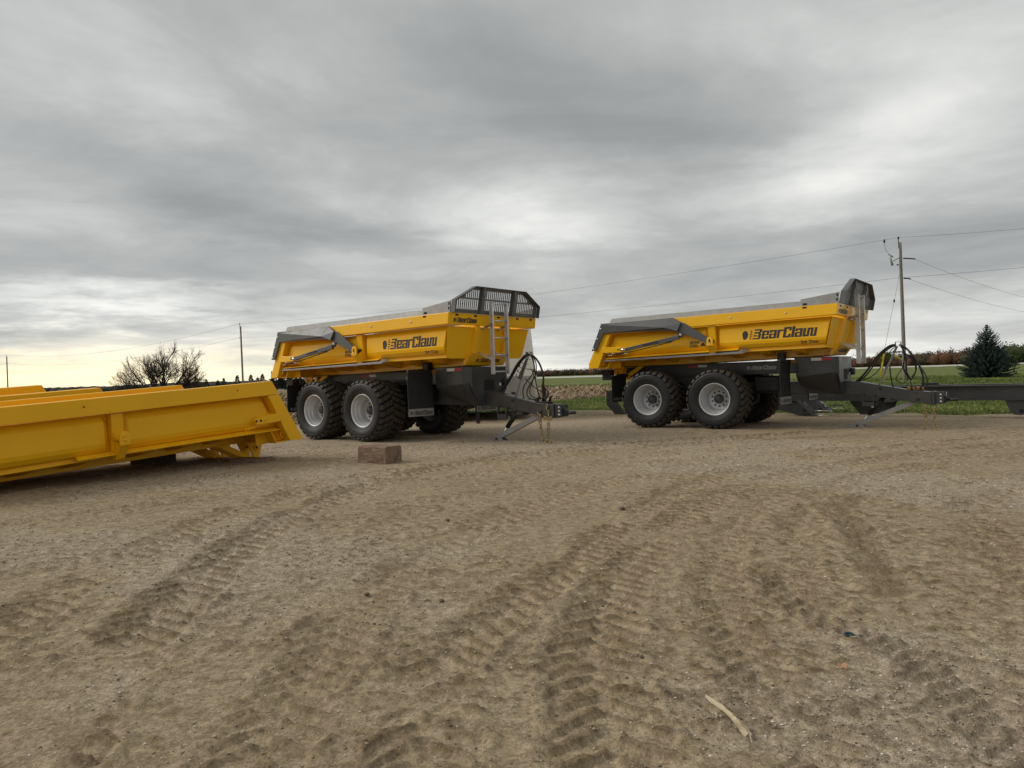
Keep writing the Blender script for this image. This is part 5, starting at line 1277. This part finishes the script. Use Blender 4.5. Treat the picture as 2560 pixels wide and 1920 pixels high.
for px, D, ht, wd in [(692, 150, 4.0, 3.6), (712, 152, 3.8, 3.4), (735, 150, 3.7, 3.4), (760, 153, 3.8, 3.6), (790, 151, 3.7, 3.4)]:
    cone_tree(px, D, ht, wd, ['leftmost', 'second', 'middle', 'fourth', 'rightmost'][[692, 712, 735, 760, 790].index(px)] + ' dark evergreen of the row seen under the left trailer tail', 'row of evergreens behind the left trailer')
def bush(name, px, D, ht, wd, m, label, n=900, cat='bush'):
    x, y = at_px(px, D), D; g = ground_z(x, y); root = empty(name, (x, y, g)); tag(root, label, cat)
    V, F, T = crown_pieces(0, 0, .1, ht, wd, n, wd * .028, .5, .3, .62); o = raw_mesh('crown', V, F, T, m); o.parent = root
    for k in range(4): a = k * 1.7; trunk('stem', BARK, [(0, 0, -.1), (.2 * wd * math.cos(a) * .4, .2 * wd * math.sin(a) * .4, ht * .3), (wd * .3 * math.cos(a), wd * .3 * math.sin(a), ht * .6)], .06, .02, root)
bush('green_bush', 2535, 100, 3.9, 5.2, GRNB, 'tall green bush close behind the blue-green spruce', 1600)
bush('green_bush', 2600, 104, 3.3, 5.0, GRNB, 'lower green bush at the right edge of the picture', 1200)
bush('yellow_green_tree', 2214, 180, 4.7, 5.4, YGB, 'small yellow-green tree seen through the hoses of the right trailer', 1100, 'tree')

# ================================================================ blue spruce
def spruce():
    D = 65.5; x, y = at_px(2470, D), D; g = ground_z(x, y); root = empty('spruce_tree', (x, y, g)); tag(root, 'broad blue-green spruce on the lawn right of the utility pole', 'tree')
    H = 4.55; V = []; T = []
    trunk('trunk', BARK, [(0, 0, 0), (.03, 0, 2), (0, 0, H - .35)], .13, .015, root)
    lv = 0.02
    while lv < .985:
        prof_ = np.interp(lv, [0, .08, .22, .36, .5, .62, .72, .82, .9, 1.0], [1.8, 2.2, 2.15, 1.72, 1.20, .92, .86, .50, .30, .05])
        nb_ = 15 if lv < .5 else (9 if lv < .8 else 6)
        a0 = random.random() * 6
        for b in range(nb_):
            a = a0 + 2 * math.pi * b / nb_ + random.uniform(-.2, .2); L = prof_ * random.uniform(.72, 1.12); z0 = lv * H; rise = .10 + .55 * lv
            ca, sa = math.cos(a), math.sin(a)
            m_ = max(5, int(L / .052)); 
            for k in range(m_):
                f = (k + .5) / m_; r_ = L * f; z = z0 + r_ * (rise - .35) + .42 * r_ * r_ / max(L, .3) * (.5 + lv * .8)
                if f < .25 and random.random() < .6: continue
                wdt = .21 * (1.12 - f) * min(1, L) + .045
                for sgn in (-1, 1, -1, 1):
                    ln = wdt * random.uniform(.6, 1.25); sp = sgn * random.uniform(.55, 1.15)
                    tx, ty = ca * math.cos(sp) - sa * math.sin(sp), sa * math.cos(sp) + ca * math.sin(sp)
                    px_, py_, pz_ = ca * r_, sa * r_, z + random.uniform(-.03, .03)
                    tip = (px_ + tx * ln, py_ + ty * ln, pz_ + random.uniform(-.05, .05) * 1.2 + .03)
                    w_ = .028 + .012 * random.random(); q = random.uniform(-1, 1)
                    V += [(px_ - ty * w_, py_ + tx * w_, pz_ - w_ * q), (px_ + ty * w_, py_ - tx * w_, pz_ + w_ * q), tip]
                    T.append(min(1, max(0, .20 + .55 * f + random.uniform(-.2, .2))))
                    if sgn > 0 and random.random() < .5:
                        V += [(px_, py_, pz_ + .03), (px_ + tx * ln * .5, py_ + ty * ln * .5, pz_ - .05), (px_ + tx * ln, py_ + ty * ln, pz_ + .02)]; T.append(.2 + .3 * random.random())
        lv += .023 if lv < .6 else .040
    for k in range(160):
        z = H - .42 + .42 * random.random(); a = random.random() * 6.3; ln = .05 + .04 * random.random()
        V += [(0, 0, z), (.01, .01, z + .02), (math.cos(a) * ln, math.sin(a) * ln, z + .05)]; T.append(.5)
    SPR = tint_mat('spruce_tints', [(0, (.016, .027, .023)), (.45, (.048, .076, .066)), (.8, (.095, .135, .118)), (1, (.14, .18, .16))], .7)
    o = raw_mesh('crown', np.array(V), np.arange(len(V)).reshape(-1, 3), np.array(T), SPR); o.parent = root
spruce()

# ================================================================ leafless tree
def bare_tree():
    D = 75.0; x, y = at_px(400, D), D; g = ground_z(x, y); root = empty('leafless_tree', (x, y, g)); tag(root, 'spreading leafless tree standing alone against the bright left horizon', 'tree')
    rnd = random.Random(21); lim = MB(); twg = MB(); cnt = [0]
    def grow(p, d, L, r_, lev):
        pts = [p]; n = 4 if lev < 3 else 3
        for k in range(n):
            d = (d + Vector((rnd.uniform(-1, 1), rnd.uniform(-1, 1), rnd.uniform(-.5, .9))) * (.20 + .03 * lev)).normalized(); p = p + d * L / n; pts.append(p)
        (lim if lev < 3 else twg).tube(pts, max(r_, .006), 6 if lev < 2 else (4 if lev < 4 else 3), False, r_ * .6); cnt[0] += 1
        if lev >= 5: return
        nb_ = rnd.choice((2, 2, 3)) if lev < 4 else 3
        for k in range(nb_):
            s = rnd.uniform(.35, 1.0); i = min(n - 1, int(s * n)); q = pts[i].lerp(pts[i + 1], s * n - i) if i < n else pts[-1]
            ax = Vector((rnd.uniform(-1, 1), rnd.uniform(-1, 1), rnd.uniform(-.7, .9))).normalized()
            nd = (d * 1.0 + ax * rnd.uniform(.55, .95)); nd.normalize()
            grow(q, nd, L * rnd.uniform(.62, .82), r_ * .58, lev + 1)
        grow(pts[-1], d, L * .72, r_ * .62, lev + 1)
    stems = [(-.15, .0, -.75, 1.5, .17), (0, .1, -.15, 1.7, .20), (.75, 0, .28, 1.75, .19), (.55, .2, .75, 1.6, .13), (-.7, .1, -1.25, 1.35, .12), (.15, -.2, .05, 1.35, .12), (1.0, .1, 1.1, 1.25, .09), (-1.0, -.1, -1.7, 1.2, .09), (.4, 0, .1, 1.6, .12), (-.4, .2, -.5, 1.5, .10), (1.2, 0, 1.8, 1.1, .08), (-1.3, 0, -2.3, 1.25, .08), (-.9, 0, -1.0, 1.3, .09), (.9, 0, .55, 1.4, .1), (-.2, 0, -.9, 1.1, .08)]
    for sx, sy, lx, L, r_ in stems:
        grow(Vector((sx * .8, sy, 0)), Vector((lx * 1.25, rnd.uniform(-.5, .5), 1.0)).normalized(), L * 1.22, r_ * .72, 0)
    TW = mat('dark_twig', (.042, .033, .026), .9)
    lim.build('trunk', TW, root, recalc=False); t_ = twg.build('branches', TW, root, recalc=False)
bare_tree()

# ================================================================ utility poles and wires
def pole(px, D, ztop, lean, r0, r1, label):
    x, y = at_px(px, D), D; g = ground_z(x, y); root = empty('utility_pole', (x, y, g)); tag(root, label, 'utility pole', 'utility poles along the road')
    H = ztop - g; MB().tube(smooth_path([(0, 0, -.3), (lean * .35, 0, H * .4), (lean * .8, 0, H * .75), (lean, 0, H)], 4), r0, 10, True, r1).build('pole_shaft', POLEW, root)
    MB().tube([(lean - .12, 0, H - .5), (lean - .14, 0, H + .15), (lean - .14, 0, H + .32)], .035, 6).build('top_pin', BLACK, root)
    MB().tube([(lean - .14, 0, H + .30), (lean - .14, 0, H + .48)], .075, 8).build('insulator', BLACK, root)
    MB().tube([(lean - .2, 0, H - 1.9), (lean - .32, 0, H - 1.9)], .06, 8).build('insulator', BLACK, root)
    return root, Vector((x + lean, y, ztop))
p1, t1 = pole(2262, 65, 11.75, -.10, .17, .105, 'nearest wooden utility pole with switch gear, right of the right dump trailer')
p2, t2 = pole(608, 125, 10.95, -.10, .17, .125, 'wooden utility pole standing between the leafless tree and the left dump trailer')
p3, t3 = pole(20, 205, 10.9, 0, .17, .13, 'farthest wooden utility pole, at the left edge of the picture')
H1_ = 11.75 - p1.location.z
sw = MB().tube([(-1.03, 0, H1_ - 1.05), (-.80, 0, H1_ - 1.95)], .10, 8).build('fuse_switch', mat('grey_porcelain', (.36, .37, .38), .4), p1)
MB().tube([(-1.10, 0, H1_ - 1.0), (-.75, .0, H1_ - 1.2)], .05, 6).build('switch_bracket', BLACK, p1)
MB().tube([(-.70, 0, H1_ - 1.55), (-.10, 0, H1_ - 1.25)], .03, 6).build('switch_arm', BLACK, p1)
MB().tube(smooth_path([(-1.02, 0, H1_ - 1.0), (-1.35, 0, H1_ - .55), (-1.45, 0, H1_ + .08)], 4), .015, 5).build('jumper_wire', BLACK, p1)
MB().tube([(-1.45, 0, H1_ + .02), (-1.45, 0, H1_ + .28)], .08, 8).build('insulator', BLACK, p1)
for zz in (-1.35, -3.05): MB().tube([(.12, 0, H1_ + zz), (.55, -.1, H1_ + zz - .05), (1.05 if zz > -2 else .6, -.2, H1_ + zz - .12)], .055, 7).build('strain_insulator', BLACK, p1)
def wire(a, b, sag, r_, label, group='overhead wires strung between the poles'):
    a, b = Vector(a), Vector(b); pts = [a.lerp(b, k / 24) - Vector((0, 0, sag * 4 * (k / 24) * (1 - k / 24))) for k in range(25)]
    o = MB().tube(pts, r_, 5, False).build('overhead_wire', mat('wire_grey', (.20, .20, .20), .6), None); tag(o, label, 'wire', group); return o
up = Vector((-.14, 0, .42)); lo = Vector((-.25, 0, -1.9)); lo1 = Vector((-.1, 0, -3.0))
wire(t1 + up, t2 + up, 1.1, .012, 'upper wire from the nearest pole to the middle pole')
wire(t1 + lo1, t2 + lo, .8, .012, 'lower wire from the nearest pole to the middle pole')
wire(t2 + up, t3 + up, 2.2, .016, 'upper wire from the middle pole to the far left pole')
wire(t2 + lo, t3 + lo, 1.9, .016, 'lower wire from the middle pole to the far left pole')
wire(t3 + up, (-200, 250, 10.6), 1.4, .024, 'upper wire leaving the picture left of the farthest pole')
wire(t3 + lo, (-200, 250, 8.8), 1.4, .024, 'lower wire leaving the picture left of the farthest pole')
def ray_pt(u, v_, D):
    """point at forward distance D on the sight line through photo pixel (u, v)"""
    a = u - 1280; b = 960 - v_; c, s = math.cos(_r), math.sin(_r); X_, Z_ = (a * c + b * s) / 1907, (b * c - a * s) / 1907
    cp, sp_ = math.cos(_p), math.sin(_p); d = Vector((X_, cp - Z_ * sp_, sp_ + Z_ * cp)); return Vector((0, 0, CAM_H)) + d * (D / d.y)
wire(t1 + up, Vector((62.5, 52, 12.9)), .5, .012, 'topmost wire running right from the nearest pole')
wire(t1 + Vector((0, 0, -3.0)), Vector((62.5, 52, 10.05)), .3, .012, 'middle wire rising to the right from the nearest pole')
wire(t1 + Vector((1.05, -.2, -1.47)), Vector((85, 114, 9.3)), .8, .012, 'wire falling right from the strain insulator on the nearest pole')
wire(t1 + Vector((.6, -.2, -3.17)), Vector((85, 114, 7.6)), .8, .012, 'lowest wire falling right from the nearest pole')
ga = t1 + Vector((-.1, 0, -2.6)); gb = ray_pt(2212, 870, 64.0); gb = ga + (gb - ga) * 1.25
o = MB().tube([ga, ga.lerp(gb, .5), gb], .014, 5).build('guy_wire', mat('wire_grey', (.12, .12, .12), .6), None); tag(o, 'slanting guy wire left of the nearest utility pole', 'wire')
c_ = ga.lerp(gb, .30); MB().tube([c_ + Vector((0, 0, .12)), c_ - Vector((0, 0, .12))], .07, 8).build('strain_ball', BLACK, o)

# ================================================================ litter in the foreground
def husk():
    n = 26; L = .34; rnd = random.Random(5); top = []; mb = MB(); secs = []
    for k in range(n):
        f = k / (n - 1); wv = .004 + .009 * min(1, f * 3.2) + .003 * math.sin(f * 9); xx = f * L; bend = .018 * math.sin(f * 2.2); z = .008 + .008 * math.sin(f * 3.1)
        row = []
        for j in range(5):
            g = j / 4 - .5; row.append((xx, bend + g * 2 * wv + rnd.uniform(-.0012, .0012), z + .004 * math.cos(g * 6) + .002 * math.sin(j * 3.1 + f * 3)))
        for j in range(4, -1, -1):
            q = row[j]; row.append((q[0], q[1], q[2] - .0035))
        secs.append(row)
    mb.loft(secs, True, True); mb.tube(smooth_path([(L, .02, .008), (L + .02, .012, .012), (L + .05, .004, .004)], 4), .0025, 5)
    mb.tube([(.12, .012, .01), (.19, .045, .006)], .002, 5); mb.tube([(.15, -.02, .01), (.19, -.04, .005)], .0025, 5)
    m = wood_mat('dry_husk', (.42, .33, .20), (.62, .52, .34), (.76, .68, .50), 8)
    o = mb.build('husk_strip', m); a, b = (.845, 3.02), (.83, 2.66)
    ax, ay = .725, 2.985; bx, by = .775, 2.64
    o.location = (ax, ay, max(ground_z(ax, ay), ground_z(bx, by), ground_z((ax + bx) / 2, (ay + by) / 2)) + .001); o.rotation_euler = (0, 0, math.atan2(by - ay, bx - ax)); tag(o, 'torn pale strip of dry corn husk lying on the dirt', 'husk')
husk()
def scrap(name, x, y, pts, m, label, cat, rz=0.0):
    mb = MB(); n = len(pts); c = (0, 0, .010)
    V = [(a, b, z) for a, b, z in pts] + [c]; F = [(i, (i + 1) % n, n) for i in range(n)]
    V += [(a, b, z - .003) for a, b, z in pts] + [(0, 0, .007)]; F += [((i + 1) % n + n + 1, i + n + 1, 2 * n + 1) for i in range(n)]; F += [(i, i + n + 1, (i + 1) % n + n + 1, (i + 1) % n) for i in range(n)]
    mb._add(V, F); o = mb.build(name, m); o.location = (x, y, ground_z(x, y)); o.rotation_euler = (0, 0, rz); tag(o, label, cat)
scrap('dry_leaf', 1.38, 3.27, [(-.022, -.004, .012), (-.010, -.018, .004), (.002, -.012, .01), (.012, -.020, .004), (.022, -.004, .016), (.024, .010, .022), (.006, .012, .012), (-.008, .016, .02)], mat('orange_leaf', (.38, .22, .12), .7), 'curled orange-brown dead leaf on the dirt', 'leaf')
scrap('plastic_scrap', 1.58, 3.64, [(-.03, -.006, .004), (-.008, -.012, .012), (.012, -.010, .006), (.030, .002, .005), (.010, .010, .018), (-.012, .006, .02), (-.02, .016, .012)], mat('dark_teal_plastic', (.018, .045, .050), .4), 'crumpled dark teal scrap of plastic on the dirt', 'scrap')
for k, (x, y, s_) in enumerate([(-.92, 4.62, .016), (-.45, 4.45, .017), (.62, 4.1, .011), (.55, 3.45, .011), (1.02, 7.3, .026), (-.62, 6.9, .02)]):
    bm = bmesh.new(); bmesh.ops.create_icosphere(bm, subdivisions=2, radius=s_)
    for v_ in bm.verts: v_.co *= 1 + .3 * (random.random() - .5); v_.co.z *= .6
    me = bpy.data.meshes.new('dirt_clod'); bm.to_mesh(me); bm.free(); me.materials.append(mat('dark_clod', (.13, .10, .07), .95, bump=(60, .004)))
    o = bpy.data.objects.new('dirt_clod', me); COL.objects.link(o); o.location = (x, y, ground_z(x, y) + s_ * .3); tag(o, ['dark earth clod on the left, nearer of a pair', 'dark earth clod on the left, upper of a pair', 'small earth clod in the middle of the tracked dirt', 'small earth clod lowest of all, left of the husk strip', 'largest earth clod, right of the centre tracks', 'earth clod farthest up the middle, below the timber block'][k], 'clod', 'loose lumps of earth in the foreground')
